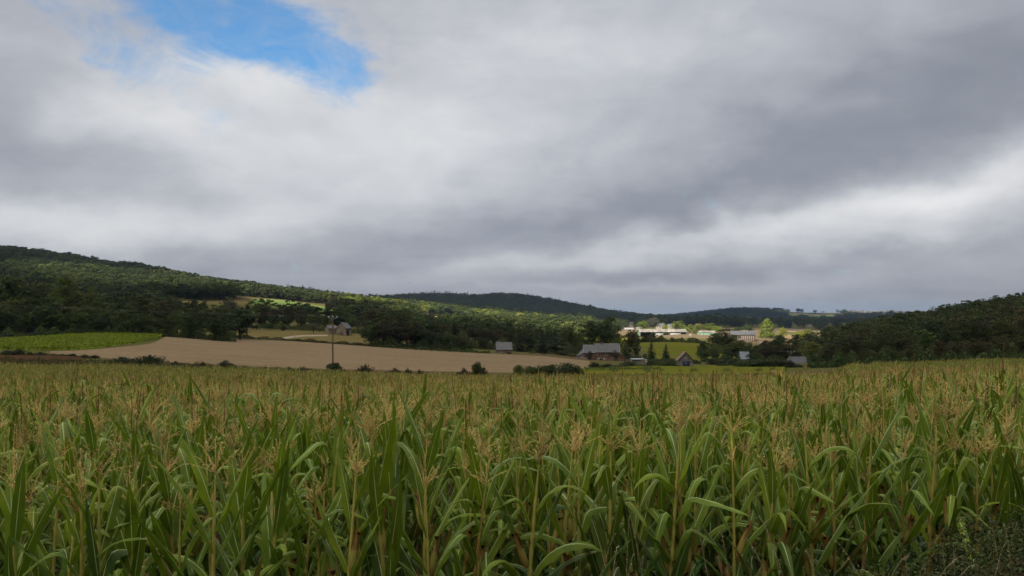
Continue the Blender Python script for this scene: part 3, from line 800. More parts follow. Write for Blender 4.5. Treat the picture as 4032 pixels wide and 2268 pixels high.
def farfield(y0, y1, dx, dy):
    out = []
    r = y0
    while r < y1:
        wl = r * 0.80 + 12
        xs = np.arange(-wl, wl, dx); xs = xs + rs.normal(0, dx * 0.25, len(xs))
        out.append(np.stack([xs, r + 0.20 * xs + rs.normal(0, 0.1, len(xs))], 1)); r += dy
    return np.concatenate(out)
p2 = farfield(ystart, 60, 0.26, 0.75)
p3 = farfield(60, 165, 0.36, 0.85)
pf = np.concatenate([p2, p3])
put_corn(pf, c2, 'distant_maize_crop', 0.90, 1.08, 14, rs)
print('corn points', count, len(near), len(pf))

# ------------------------------------------------------------------ trees
M['bark'] = noisy('bark', (0.045, 0.037, 0.028), (0.11, 0.09, 0.07), 4.0, bump=0.6, stretch=(1, 1, 0.2))
M['fol'] = foliage('broadleaf_foliage', (0.030, 0.049, 0.015), (0.064, 0.086, 0.022), (0.072, 0.080, 0.022))
M['fol_light'] = foliage('light_foliage', (0.055, 0.085, 0.020), (0.100, 0.130, 0.030), (0.120, 0.130, 0.030))
M['fol_brown'] = foliage('brownish_foliage', (0.036, 0.036, 0.015), (0.064, 0.058, 0.022), (0.074, 0.058, 0.022))
M['fol_grey'] = foliage('grey_foliage', (0.06, 0.065, 0.035), (0.10, 0.10, 0.06), (0.12, 0.11, 0.07))
M['fol_dark'] = foliage('conifer_foliage', (0.020, 0.034, 0.013), (0.040, 0.058, 0.019), (0.045, 0.050, 0.018), 0.12)
M['fol_hill'] = foliage('hill_foliage', (0.030, 0.045, 0.015), (0.060, 0.076, 0.021), (0.070, 0.076, 0.021))

def cards(mb, P, Nrm, size, rng, tint, mat=0, asp=0.75):
    """small leaf-spray faces at points P facing roughly Nrm"""
    n = len(P); R = rng.normal(0, 1, (n, 3))
    T = np.cross(Nrm, R); T /= np.linalg.norm(T, axis=1)[:, None] + 1e-9
    B = np.cross(Nrm, T)
    s = (size * rng.uniform(0.6, 1.4, n))[:, None]
    k1, k2, k3, k4 = [rng.uniform(0.6, 1.25, n)[:, None] for _ in range(4)]
    V = np.stack([P - T * s * k1, P - B * s * asp * k2, P + T * s * k3, P + B * s * asp * k4], 1).reshape(-1, 3)
    mb.quads(V, np.arange(4 * n).reshape(-1, 4), a=np.repeat(tint, 4), mat=mat)

def broad_tree(seed, ncl, per, cs, w=0.42, base=0.16, loose=0.35, shape='round'):
    """unit-height tree: (trunk MB, crown MB)"""
    rng = np.random.default_rng(seed)
    tr, cr = MB(), MB()
    cz = (1 + base) / 2; rz = (1 - base) / 2
    H1 = 0.62
    trunk = np.array([[rng.normal(0, .012) * i, rng.normal(0, .012) * i, H1 * i / 4] for i in range(5)]); trunk[0] = (0, 0, -0.03)
    tr.tube(trunk, [0.028, 0.022, 0.018, 0.013, 0.007], 6)
    cen = []
    for i in range(ncl):
        # clumps crowd the outside of an uneven crown
        d = rng.normal(0, 1, 3); d /= np.linalg.norm(d)
        r = rng.uniform(0.45, 0.86) if i > ncl * 0.25 else rng.uniform(0.0, 0.45)
        zz = d[2] * r
        wid = w * (1.0 if shape == 'round' else (1 - 0.55 * max(zz, 0)) if shape == 'oval' else 1.0)
        if zz < -0.5: wid *= 0.9
        c = np.array([d[0] * r * wid, d[1] * r * wid, cz + zz * rz * 1.02])
        rc = rng.uniform(0.20, 0.34) * w * (1.05 - 0.3 * abs(zz))
        cen.append((c, rc))
    # a few lobes breaking the outline
    for i in range(max(3, ncl // 6)):
        d = rng.normal(0, 1, 3); d[2] = abs(d[2]) * 0.9; d /= np.linalg.norm(d)
        c = np.array([d[0] * w * 0.9, d[1] * w * 0.9, cz + d[2] * rz * 0.90]); cen.append((c, rng.uniform(0.12, 0.20) * w))
    for c, rc in cen:
        n = max(4, int(per * rng.uniform(0.7, 1.3)))
        d = rng.normal(0, 1, (n, 3)); d /= np.linalg.norm(d, axis=1)[:, None]
        d[:, 2] = np.where(d[:, 2] < -0.35, -d[:, 2], d[:, 2])
        rad = rc * (1 - np.abs(rng.normal(0, 0.22, n)))
        P = c + d * rad[:, None] * np.array([1, 1, 0.78])
        out = rng.random(n) < loose * 0.4
        P[out] += d[out] * rc * rng.uniform(0.05, 0.45, out.sum())[:, None]
        Nn = d + rng.normal(0, 0.45, (n, 3)); Nn /= np.linalg.norm(Nn, axis=1)[:, None]
        tn = np.clip(rng.uniform(0.1, 0.9) + rng.normal(0, 0.2, n), 0, 1)
        cards(cr, P, Nn, cs, rng, tn)
    # limbs out to some of the clumps
    for c, rc in cen[:: max(1, len(cen) // 7)]:
        h = rng.uniform(0.2, 0.5); p0 = np.array([np.interp(h, trunk[:, 2], trunk[:, 0]), np.interp(h, trunk[:, 2], trunk[:, 1]), h])
        if c[2] < h + 0.02: continue
        tr.tube([p0, (p0 + c) / 2 + [0, 0, 0.02], c], [0.010, 0.006, 0.002], 4, cap=False)
    return tr, cr
def conifer(seed, nl, per, cs, w=0.20, base=0.05):
    rng = np.random.default_rng(seed); tr, cr = MB(), MB()
    tr.tube([(0, 0, -0.03), (0, 0, 0.5), (0, 0, 0.97)], [0.020, 0.012, 0.003], 5)
    for i in range(nl):
        f = i / (nl - 1); z = base + (0.97 - base) * f; R = w * (1 - f) ** 0.85 * rng.uniform(0.8, 1.1) + 0.008
        nb = max(3, int(per * (1 - f) + 3))
        for j in range(nb):
            z = base + (0.97 - base) * min(1.0, max(0.0, f + rng.uniform(-.6, .6) / (nl - 1)))
            ph = rng.uniform(0, 6.28); r_ = R * rng.uniform(0.75, 1.2); k_ = max(2, int(4 * (r_ / w) + 1))
            t = np.linspace(0.25, 1, k_)
            P = np.stack([np.cos(ph) * r_ * t, np.sin(ph) * r_ * t, z - 0.25 * r_ * t + 0.05 * r_ * t ** 2], 1) + rng.normal(0, 0.006, (k_, 3))
            Nn = np.tile([np.cos(ph) * 0.4, np.sin(ph) * 0.4, 0.9], (k_, 1)) + rng.normal(0, 0.35, (k_, 3)); Nn /= np.linalg.norm(Nn, axis=1)[:, None]
            cards(cr, P, Nn, cs, rng, np.clip(rng.uniform(0.1, 0.9) + rng.normal(0, 0.15, k_), 0, 1))
    return tr, cr
def column(seed, n, cs, w=0.14):
    rng = np.random.default_rng(seed); tr, cr = MB(), MB()
    tr.tube([(0, 0, -0.03), (0, 0, 0.5), (0, 0, 0.9)], [0.020, 0.012, 0.003], 5)
    for i in range(n):
        f = rng.uniform(0.04, 1.0) ; ph = rng.uniform(0, 6.28)
        R = w * min(1, (f / 0.18) ** 0.6) * (1 - max(0, f - 0.55) ** 1.6 / 0.45 ** 1.6 * 0.75)
        r_ = R * rng.uniform(0.55, 1.05); c = np.array([math.cos(ph) * r_, math.sin(ph) * r_, f * 0.98])
        m_ = 16; d = rng.normal(0, 1, (m_, 3)); d /= np.linalg.norm(d, axis=1)[:, None]
        P = c + d * np.array([0.025, 0.025, 0.045]); Nn = d + np.array([math.cos(ph), math.sin(ph), 0.2]); Nn /= np.linalg.norm(Nn, axis=1)[:, None]
        cards(cr, P, Nn, cs, rng, np.clip(rng.uniform(0.1, 0.9) + rng.normal(0, 0.15, m_), 0, 1))
    return tr, cr
def shrub(seed, ncl, per, cs):
    rng = np.random.default_rng(seed); tr, cr = MB(), MB()
    for i in range(5):
        a = rng.uniform(0, 6.28); tr.tube([(0, 0, -0.05), (math.cos(a) * .1, math.sin(a) * .1, .3), (math.cos(a) * .25, math.sin(a) * .25, .7)], [.03, .02, .008], 4, cap=False)
    for i in range(ncl):
        a = rng.uniform(0, 6.28); r_ = rng.uniform(0, 0.42) ; zz = rng.uniform(0.08, 0.86) * (1 - 1.1 * r_ ** 1.5 )
        c = np.array([math.cos(a) * r_, math.sin(a) * r_, zz]); rc = rng.uniform(0.14, 0.24)
        d = rng.normal(0, 1, (per, 3)); d /= np.linalg.norm(d, axis=1)[:, None]; d[:, 2] = np.where(d[:, 2] < -.2, -d[:, 2], d[:, 2])
        P = c + d * rc * rng.uniform(0.7, 1.25, per)[:, None]
        Nn = d + rng.normal(0, 0.5, (per, 3)); Nn /= np.linalg.norm(Nn, axis=1)[:, None]
        cards(cr, P, Nn, cs, rng, np.clip(rng.uniform(0.1, 0.9) + rng.normal(0, 0.2, per), 0, 1))
    return tr, cr
def spiky(seed, n):
    """a clump of upright stems (broom, tall weeds)"""
    rng = np.random.default_rng(seed); tr, cr = MB(), MB()
    for i in range(n):
        a = rng.uniform(0, 6.28); r_ = rng.uniform(0, 0.4); b0 = np.array([math.cos(a) * r_, math.sin(a) * r_, 0.0]); h = rng.uniform(0.7, 1.05) * (1 - r_ * 0.7)
        tip = b0 + [math.cos(a) * 0.22 * r_ * 2, math.sin(a) * 0.22 * r_ * 2, h]
        tr.tube([b0 - [0, 0, 0.05], (b0 + tip) / 2 + [0, 0, .03], tip], [.010, .007, .002], 3, cap=False)
        k_ = 9; t = rng.uniform(0.15, 1.0, k_)[:, None]; P = b0 * (1 - t) + tip * t + rng.normal(0, 0.02, (k_, 3))
        Nn = rng.normal(0, 1, (k_, 3)); Nn[:, 2] *= 0.4; Nn /= np.linalg.norm(Nn, axis=1)[:, None]
        cards(cr, P, Nn, 0.05, rng, rng.uniform(0, 1, k_), asp=0.45)
    return tr, cr

M['fol_pale'] = foliage('pale_hill_foliage', (0.090, 0.122, 0.020), (0.175, 0.215, 0.032), (0.205, 0.215, 0.034))  # brighter, yellower leaf green: sunlight put into the colour
TM = {}
def reg(key, gens, mat):
    TM[key] = []
    for t, c in gens: TM[key].append((t.mesh('trunk', M['bark']), c.mesh('crown', mat)))
def recolor(key, src, mat):
    TM[key] = []
    for t, c in TM[src]:
        c2_ = c.copy(); c2_.materials.clear(); c2_.materials.append(mat); TM[key].append((t, c2_))
reg('broad', [broad_tree(10 + i, 74, 62, 0.0175, w=(0.40, 0.46, 0.36, 0.42, 0.5, 0.38)[i], base=(0.04, 0.02, 0.06, 0.03, 0.02, 0.05)[i], shape=('round', 'oval')[i % 2]) for i in range(6)], M['fol'])
recolor('light', 'broad', M['fol_light']); recolor('pale', 'broad', M['fol_pale']); recolor('brown', 'broad', M['fol_brown']); recolor('grey', 'broad', M['fol_grey'])  # the pale crowns have sunlit brightness mixed into their leaf colour
reg('umbrella', [broad_tree(40, 46, 46, 0.022, w=0.62, base=0.34)], M['fol_grey'])
reg('fir', [conifer(50 + i, 34, 34, 0.026, w=(0.27, 0.22)[i]) for i in range(2)], M['fol_dark'])
reg('cedar', [broad_tree(60, 50, 60, 0.019, w=0.36, base=0.04, shape='oval'), broad_tree(61, 50, 60, 0.019, w=0.30, base=0.04, shape='oval')], M['fol_dark'])
reg('poplar', [column(70 + i, 150, 0.016, w=0.13) for i in range(2)], M['fol'])
reg('stout_poplar', [column(72, 420, 0.017, w=0.33)], M['fol_pale'])  # sunshine is part of this leaf colour too
reg('shrub', [shrub(80 + i, 34, 120, 0.031) for i in range(4)], M['fol'])
recolor('light_shrub', 'shrub', M['fol_light']); recolor('dark_shrub', 'shrub', M['fol_dark'])
reg('broom', [spiky(90 + i, 150) for i in range(3)], M['fol_dark'])
# lighter meshes for trees more than half a kilometre away
def far_set(name, gens, mats):
    obs = []
    for k_, (t, c) in enumerate(gens):
        obs.append(bpy.data.objects.new(name, joined([(t, M['bark']), (c, mats[k_ % len(mats)])], name + '_%d' % k_)))
    return proto_collection(name, obs)

# ------------------------------------------------------------------ single trees
rngt = np.random.default_rng(21)
def put_tree(key, px, d, h, w=None, label=None, cat='tree', group=None, name='broadleaf_tree', sink=0.3, v=None, xy=None):
    vs = TM[key]; t, c = vs[rngt.integers(0, len(vs))] if v is None else vs[v % len(vs)]
    p = at(px, d) if xy is None else Vector((xy[0], xy[1], float(TZ(*xy))))
    r = empty(name, (p.x, p.y, p.z - sink), rngt.uniform(0, 6.28))
    # w = wanted crown width in metres
    nat = {'broad': .9, 'light': .9, 'pale': .9, 'brown': .9, 'grey': .9, 'umbrella': 1.25, 'fir': .5, 'cedar': .75, 'poplar': .28, 'stout_poplar': .68,
           'shrub': 1.0, 'light_shrub': 1.0, 'dark_shrub': 1.0, 'broom': 1.0}[key]
    sw = (w * 1.22 / (nat * h)) if w else rngt.uniform(0.9, 1.1)
    r.scale = (h * sw, h * sw, h)
    link('trunk', t, r); link('crown', c, r)
    tag(r, label, cat, group)
    return r
def tree_px(key, px, top, d, wpx=None, **k):
    g_ = at(px, d); h = (HZ - top) / F * d - g_.z + 0.3
    return put_tree(key, px, d, max(1.0, h), (wpx / F * d) if wpx else None, **k)

KINDW = {'broad': ('broadleaf_tree', 'dark green broadleaf tree'), 'light': ('broadleaf_tree', 'light green broadleaf tree'), 'brown': ('broadleaf_tree', 'brownish broadleaf tree'),
         'grey': ('broadleaf_tree', 'grey-green broadleaf tree'), 'fir': ('fir_tree', 'dark pointed fir'), 'cedar': ('cedar_tree', 'dark dense conifer'), 'poplar': ('poplar_tree', 'slim upright poplar')}
def belt(where, group, px0, px1, d0, d1, step_m, rows, top, kinds, wt, jit=0.25, ordinal_from=1, seed=3):
    """rows of individual trees; top(px) = row of the photo their crowns reach (front row), back rows taller by the slope"""
    rg = np.random.default_rng(seed)
    for r in range(rows):
        px = px0; k = 0
        while px < px1:
            d = d0 + (d1 - d0) * (r / max(1, rows - 1) if rows > 1 else 0) + rg.normal(0, 2.0)
            g_ = at(px, d)
            h = (HZ - top(px)) / F * d - g_.z
            h = h * rg.uniform(0.84, 1.06) * (1.0 if r == rows - 1 else rg.uniform(0.62, 0.9))
            h = min(max(h, 4.0), 24)
            kind = kinds[rg.choice(len(kinds), p=wt)]
            k += 1
            nm, desc = KINDW[kind]
            rowt = '' if rows == 1 else (', front row', ', middle row', ', back row')[r if rows == 3 else (0 if r == 0 else 2)]
            lab = '%s, %s from left %s%s' % (desc, ordinal(k), where, rowt)
            put_tree(kind, px, d, h, None if kind in ('fir', 'poplar') else h * rg.uniform(0.70, 1.0), label=lab, group=group, name=nm)
            px += step_m * rg.uniform(1 - jit, 1 + jit) / d * F
T = tree_px
lin = lambda *p: (lambda x: float(np.interp(x, [a for a, _ in p], [b_ for _, b_ in p])))

# wood along the left edge, above the green crop
belt('along wood above green crop', 'trees of the left wood', -60, 930, 246, 262, 7.4, 2, lin((0, 1160), (200, 1170), (400, 1190), (700, 1202), (930, 1212)),
     ['broad', 'light', 'brown'], [0.75, 0.12, 0.13], seed=31)
belt('along top of left wood', 'trees of the left wood', -60, 950, 285, 285, 8.5, 1, lin((0, 1092), (130, 1098), (200, 1092), (310, 1120), (420, 1150), (600, 1170), (700, 1184), (760, 1190), (950, 1196)),
     ['broad', 'light', 'brown', 'grey'], [0.62, 0.14, 0.18, 0.06], seed=32)
T('light', 252, 1086, 272, 118, label='big yellow-green tree rising from the left wood', name='broadleaf_tree', cat='tree')
T('light', 362, 1120, 300, 70, label='paler round-topped tree behind the left wood', name='broadleaf_tree', cat='tree')
for i, (px, tp) in enumerate(((448, 1150), (464, 1152), (480, 1147), (497, 1151), (514, 1148), (530, 1152), (546, 1158))):
    T('poplar', px, tp, 330, 15, label='slim olive poplar, %s from left in the row above left wood' % ordinal(i + 1), name='poplar_tree', cat='tree', group='slim poplars behind the left wood')
T('broad', 668, 1163, 400, 62, label='isolated dark round tree before the wooded slope', name='broadleaf_tree', cat='tree')
T('grey', 905, 1165, 420, 80, label='grey sparse-leaved tree on the slope pasture', name='broadleaf_tree', cat='tree')
T('broad', 806, 1163, 430, 26, label='slender dark tree at the pasture corner below the hill', name='broadleaf_tree', cat='tree')
T('broad', 975, 1185, 430, 28, label='small round tree left of the hillside meadow', name='broadleaf_tree', cat='tree')
T('brown', 1040, 1192, 430, 30, label='small brownish tree in front of the hillside meadow', name='broadleaf_tree', cat='tree')
# trees behind the dry meadow
belt('behind dry meadow', 'trees behind the dry meadow', 930, 1300, 430, 452, 8.5, 2, lin((930, 1218), (1040, 1215), (1100, 1206), (1170, 1214), (1250, 1228), (1300, 1240)),
     ['broad', 'brown', 'cedar'], [0.66, 0.2, 0.14], seed=33)
T('broad', 1350, 1212, 445, 92, label='tall dark tree behind the stone barn', name='broadleaf_tree', cat='tree')
T('cedar', 1325, 1222, 440, 50, label='dark tree behind the utility pole top', name='cedar_tree', cat='tree')
T('light', 1385, 1238, 440, 44, label='pale green tree right of the tall dark tree', name='broadleaf_tree', cat='tree')
T('umbrella', 1234, 1272, 392, 44, label='low umbrella-shaped tree standing alone in the dry meadow', name='broadleaf_tree', cat='tree')
T('broad', 1060, 1272, 410, 34, label='small dark tree at the left end of the dry meadow', name='broadleaf_tree', cat='tree')
T('brown', 1115, 1283, 405, 36, label='low brown tree left of the umbrella-shaped tree', name='broadleaf_tree', cat='tree')
# big dark wood right of the pole
belt('in big dark wood right of pole', 'trees of the central wood', 1462, 1860, 312, 336, 6.6, 3, lin((1450, 1215), (1540, 1204), (1640, 1206), (1690, 1252), (1750, 1272), (1800, 1280), (1860, 1290)),
     ['broad', 'light', 'cedar', 'brown'], [0.72, 0.06, 0.14, 0.08], seed=34)
T('cedar', 1790, 1263, 318, 34, label='narrow dark cypress at the right of the central wood', name='cypress_tree', cat='tree')
T('cedar', 1745, 1285, 314, 26, label='narrow dark cypress second from the right of the central wood', name='cypress_tree', cat='tree')
# behind the small barn and farmhouse
belt('behind slate-roofed barn', 'trees behind the barn', 1850, 2300, 366, 392, 7.5, 3, lin((1850, 1272), (1950, 1262), (2050, 1275), (2150, 1290), (2300, 1290)),
     ['broad', 'cedar', 'light', 'brown'], [0.62, 0.2, 0.08, 0.1], seed=35)
T('cedar', 1905, 1322, 338, 44, label='bushy dark tree left of the slate-roofed barn', name='broadleaf_tree', cat='tree')
T('fir', 2046, 1312, 336, 44, label='dark conifer just right of the slate-roofed barn', name='fir_tree', cat='tree')
T('cedar', 2088, 1312, 336, 52, label='dense conifer second to the right of the barn', name='cedar_tree', cat='tree')
T('fir', 2134, 1303, 334, 42, label='tall pointed conifer third to the right of the barn', name='fir_tree', cat='tree')
T('cedar', 2192, 1318, 332, 92, label='broad layered cedar between barn and farmhouse', name='cedar_tree', cat='tree')
T('broad', 2243, 1288, 352, 40, label='tall narrow dark tree left of the farmhouse', name='broadleaf_tree', cat='tree')
T('broad', 2272, 1325, 345, 44, label='dark tree at the left gable of the farmhouse', name='broadleaf_tree', cat='tree')
T('broad', 2330, 1262, 352, 112, label='left half of the huge dark green crown behind farmhouse', name='broadleaf_tree', cat='tree')
T('broad', 2398, 1248, 356, 124, label='huge dark green tree right behind the farmhouse roof', name='broadleaf_tree', cat='tree')
T('light', 2386, 1238, 420, 42, label='pale poplar-like tree top above the huge dark tree', name='poplar_tree', cat='tree')
T('light', 2430, 1330, 342, 42, label='small bright tree over the farmhouse roof end', name='broadleaf_tree', cat='tree')
T('brown', 2482, 1290, 330, 62, label='tall dark tree right of the farmhouse', name='broadleaf_tree', cat='tree')
T('cedar', 2506, 1335, 318, 40, label='dark narrow tree beside the farmhouse right end', name='cedar_tree', cat='tree')
T('light', 2462, 1358, 305, 34, label='grey-green tree against the farmhouse right wall', name='broadleaf_tree', cat='tree')
T('fir', 2564, 1340, 262, 46, label='dark pointed spruce right of the wooden pole', name='fir_tree', cat='tree')
T('fir', 2622, 1352, 300, 36, label='thin-topped pine in the lower yellow-green field', name='pine_tree', cat='tree')
T('dark_shrub', 2216, 1380, 322, 50, label='large rounded dark bush before the cedar', name='bush', cat='bush')
T('shrub', 2262, 1396, 316, 40, label='low green bush left of the farmhouse', name='bush', cat='bush')
T('shrub', 2090, 1386, 326, 26, label='green bush by the clothes posts', name='bush', cat='bush')
T('shrub', 2140, 1392, 322, 20, label='small bush under the pointed conifer', name='bush', cat='bush')
T('grey', 2418, 1377, 296, 40, label='thin bare-branched tree before the right of the farmhouse', name='broadleaf_tree', cat='tree')
T('grey', 2322, 1382, 296, 24, label='small bare-branched tree before the left of the farmhouse', name='broadleaf_tree', cat='tree')
T('broad', 2852, 1294, 425, 100, label='largest dark round tree right of the green shed', name='broadleaf_tree', cat='tree')
T('broad', 2775, 1346, 338, 66, label='dark leafy tree behind the garage roof', name='broadleaf_tree', cat='tree')
T('light', 2812, 1350, 330, 52, label='paler tree between the garage and the blue-grey cottage', name='broadleaf_tree', cat='tree')
T('broad', 2900, 1334, 335, 96, label='wide dark tree above the blue-grey cottage', name='broadleaf_tree', cat='tree')
T('brown', 3020, 1340, 290, 92, label='wide reddish-brown tree right of the blue-grey cottage', name='broadleaf_tree', cat='tree')
T('brown', 3100, 1350, 282, 84, label='wide brown-green tree left of the dark pole', name='broadleaf_tree', cat='tree')
T('light', 3195, 1344, 262, 92, label='large rounded green tree above the long slate cottage', name='broadleaf_tree', cat='tree')
T('broad', 3262, 1352, 250, 90, label='dark wide tree right of the long slate cottage', name='broadleaf_tree', cat='tree')
# hedge trees across the valley, middle distance
belt('in hedge below long shed', 'trees in the hedge below the sheds', 2500, 2775, 505, 505, 6.5, 1, lin((2530, 1300), (2600, 1308), (2640, 1330), (2680, 1322), (2775, 1335)),
     ['broad', 'brown'], [0.75, 0.25], seed=36)
belt('in hedge right of green shed', 'trees in the hedge right of the sheds', 2765, 2990, 430, 455, 7.5, 2, lin((2765, 1335), (2800, 1312), (2840, 1296), (2880, 1325), (2960, 1340)),
     ['broad', 'light', 'brown'], [0.7, 0.15, 0.15], seed=37)
belt('behind stone garage', 'trees behind the garage', 2770, 2980, 318, 345, 6.5, 2, lin((2770, 1352), (2830, 1346), (2900, 1352), (2960, 1360)),
     ['broad', 'light', 'brown'], [0.68, 0.2, 0.12], seed=38)
belt('above right slate cottages', 'trees above the slate cottages', 2960, 3360, 285, 325, 6.3, 3, lin((2975, 1352), (3060, 1330), (3110, 1342), (3190, 1342), (3260, 1336), (3330, 1315)),
     ['broad', 'brown', 'light'], [0.62, 0.28, 0.10], seed=39)
belt('in hedge before pale stubble', 'trees before the pale stubble', 3070, 3400, 420, 430, 11, 2, lin((3070, 1312), (3130, 1305), (3200, 1300), (3240, 1322), (3290, 1296), (3400, 1285)),
     ['broad', 'light', 'brown'], [0.6, 0.25, 0.15], seed=40)
# farm trees in the sun; the pale kind carries extra sunlight in its leaf colour
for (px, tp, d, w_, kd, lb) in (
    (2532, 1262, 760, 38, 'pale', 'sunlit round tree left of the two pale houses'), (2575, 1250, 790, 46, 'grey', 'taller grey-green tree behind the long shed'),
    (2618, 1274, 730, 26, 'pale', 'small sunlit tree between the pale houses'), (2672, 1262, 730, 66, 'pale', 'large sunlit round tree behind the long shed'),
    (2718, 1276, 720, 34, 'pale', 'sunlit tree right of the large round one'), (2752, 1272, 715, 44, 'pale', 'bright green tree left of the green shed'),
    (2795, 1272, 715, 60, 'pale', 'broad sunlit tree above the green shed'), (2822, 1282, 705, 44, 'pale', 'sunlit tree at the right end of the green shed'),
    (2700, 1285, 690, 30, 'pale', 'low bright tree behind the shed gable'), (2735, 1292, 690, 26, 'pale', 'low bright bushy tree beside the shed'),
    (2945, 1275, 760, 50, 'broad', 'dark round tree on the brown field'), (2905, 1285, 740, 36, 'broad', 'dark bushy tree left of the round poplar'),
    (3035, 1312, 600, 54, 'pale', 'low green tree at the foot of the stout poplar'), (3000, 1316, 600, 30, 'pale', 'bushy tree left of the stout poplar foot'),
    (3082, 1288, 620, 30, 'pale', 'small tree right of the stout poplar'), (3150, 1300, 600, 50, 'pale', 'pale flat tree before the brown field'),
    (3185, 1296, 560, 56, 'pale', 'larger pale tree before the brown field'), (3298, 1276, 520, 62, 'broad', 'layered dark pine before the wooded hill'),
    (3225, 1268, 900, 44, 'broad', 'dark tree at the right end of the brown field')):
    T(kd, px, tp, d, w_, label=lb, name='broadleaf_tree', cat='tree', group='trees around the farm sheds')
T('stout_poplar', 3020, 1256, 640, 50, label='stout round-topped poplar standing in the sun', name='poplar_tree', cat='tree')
# the wooded hill at the right
belt('at foot of right wood', 'trees at the foot of the right hill', 3200, 4100, 188, 170, 6.0, 1, lin((3200, 1385), (3400, 1368), (3600, 1350), (4032, 1290)), ['broad', 'brown', 'light'], [0.66, 0.26, 0.08], seed=41)
belt('in second line of right wood', 'trees at the foot of the right hill', 3290, 4100, 225, 215, 7.0, 1, lin((3300, 1332), (3500, 1300), (3700, 1275), (4032, 1215)), ['broad', 'brown', 'light'], [0.66, 0.24, 0.10], seed=42)
# bushes
B = lambda key, px, top, d, w_, lb, nm='bush': tree_px(key, px, top, d, w_, label=lb, name=nm, cat='bush')
B('broom', 585, 1396, 128, 92, 'wide dark bushy clump in front of the stubble field'); B('broom', 480, 1404, 128, 74, 'low dark clump left of the wide one')
B('dark_shrub', 884, 1415, 124, 54, 'rounded dark bush at the stubble edge left of the pole')
B('dark_shrub', 1315, 1426, 121, 58, 'dark bush around the foot of the utility pole'); B('broom', 1436, 1432, 120, 58, 'spiky dark bush right of the utility pole')
B('broom', 1556, 1446, 120, 44, 'low weedy bush right of the metal gate'); B('broom', 1604, 1450, 119, 38, 'second low weedy bush right of the gate'); B('broom', 1652, 1452, 119, 26, 'small weedy tuft before the stubble field')
B('broom', 1140, 1442, 121, 40, 'low weedy tuft left of the pole'); B('broom', 1195, 1443, 121, 52, 'flat weedy tuft nearest left of the pole'); B('broom', 800, 1424, 124, 50, 'thin weedy tuft with one tall stem'); B('broom', 690, 1420, 125, 34, 'thin weedy tuft beside the wide clump')
B('shrub', 1878, 1424, 116, 44, 'upright dark bush at the lower stubble edge'); B('broom', 1828, 1446, 117, 44, 'low bush left of the upright dark bush'); B('broom', 1905, 1440, 115, 28, 'small bush right of the upright dark bush')
B('light_shrub', 2042, 1430, 112, 44, 'yellow-green bush at the left end of the hedge clump'); B('shrub', 2085, 1436, 111, 62, 'dark green bush second in the hedge clump')
B('light_shrub', 2110, 1440, 110, 40, 'bright bush in the middle of the hedge clump'); B('shrub', 2160, 1428, 110, 92, 'big green bush in the middle of the hedge clump')
B('dark_shrub', 2235, 1424, 109, 92, 'big dark bush at the right end of the hedge clump'); B('shrub', 2275, 1440, 108, 44, 'dark bush ending the hedge clump')
B('dark_shrub', 2342, 1424, 190, 42, 'dark round bush at the corner of the stubble field'); B('shrub', 2390, 1430, 190, 58, 'green bush below the farmhouse left'); B('shrub', 2430, 1436, 185, 60, 'leafy bush below the farmhouse door')
B('dark_shrub', 2475, 1418, 215, 52, 'dark bush at the farmhouse right corner'); B('light_shrub', 2455, 1430, 205, 36, 'pale bush below the farmhouse'); B('light_shrub', 2520, 1432, 215, 46, 'yellowish bush beside the wooden pole')
B('shrub', 2560, 1420, 218, 36, 'dark shrub in the garden under the spruce'); B('shrub', 2608, 1422, 222, 40, 'rounded garden shrub second from the garage'); B('shrub', 2648, 1424, 222, 48, 'rounded garden shrub beside the garage')
B('light_shrub', 2545, 1435, 205, 36, 'low yellow-green bush in the garden corner'); B('shrub', 2585, 1412, 240, 70, 'long dark hedge bush behind the garden'); B('shrub', 2645, 1410, 245, 60, 'dark hedge bush left of the garage roof')
B('dark_shrub', 2802, 1412, 262, 44, 'dark bush right of the garage in the field'); B('dark_shrub', 2843, 1414, 262, 40, 'second dark bush right of the garage'); B('dark_shrub', 2845, 1428, 235, 40, 'low dark bush before the field post')
B('dark_shrub', 2895, 1412, 240, 60, 'dark bush before the slate cottage')
for i, (px, tp, w_) in enumerate(((2925, 1420, 60), (2968, 1416, 64), (3010, 1412, 66), (3055, 1412, 66), (3100, 1418, 60), (3135, 1432, 44), (3235, 1434, 56), (3275, 1428, 60), (3320, 1420, 64))):
    B('dark_shrub' if i % 3 else 'shrub', px, tp, 205 - i, w_, 'hedge bush, %s from left in the dark hedge at the field end' % ordinal(i + 1))
for i, (px, tp, w_) in enumerate(((30, 1378, 50), (78, 1372, 60), (118, 1388, 32), (160, 1384, 44), (212, 1392, 40), (245, 1398, 36), (285, 1392, 34), (332, 1404, 38), (372, 1412, 30))):
    B('broom' if i % 2 else 'dark_shrub', px, tp, 134, w_, 'low dark bush, %s from left along the weedy strip' % ordinal(i + 1))
for i in range(16):
    px = 3380 + i * 44; B('dark_shrub' if i % 2 else 'shrub', px, float(np.interp(px, [3380, 3700, 4100], [1432, 1418, 1402])), 200, 60, 'low bush, %s from left at the foot of the right wood' % ordinal(i + 1))
for i in range(20):
    px = -40 + i * 19.0; B('dark_shrub', px, float(np.interp(px, [-40, 280, 340], [1318, 1298, 1298])), 233 if px < 200 else 240, 30, 'low bush, %s from left under the left wood edge' % ordinal(i + 1))

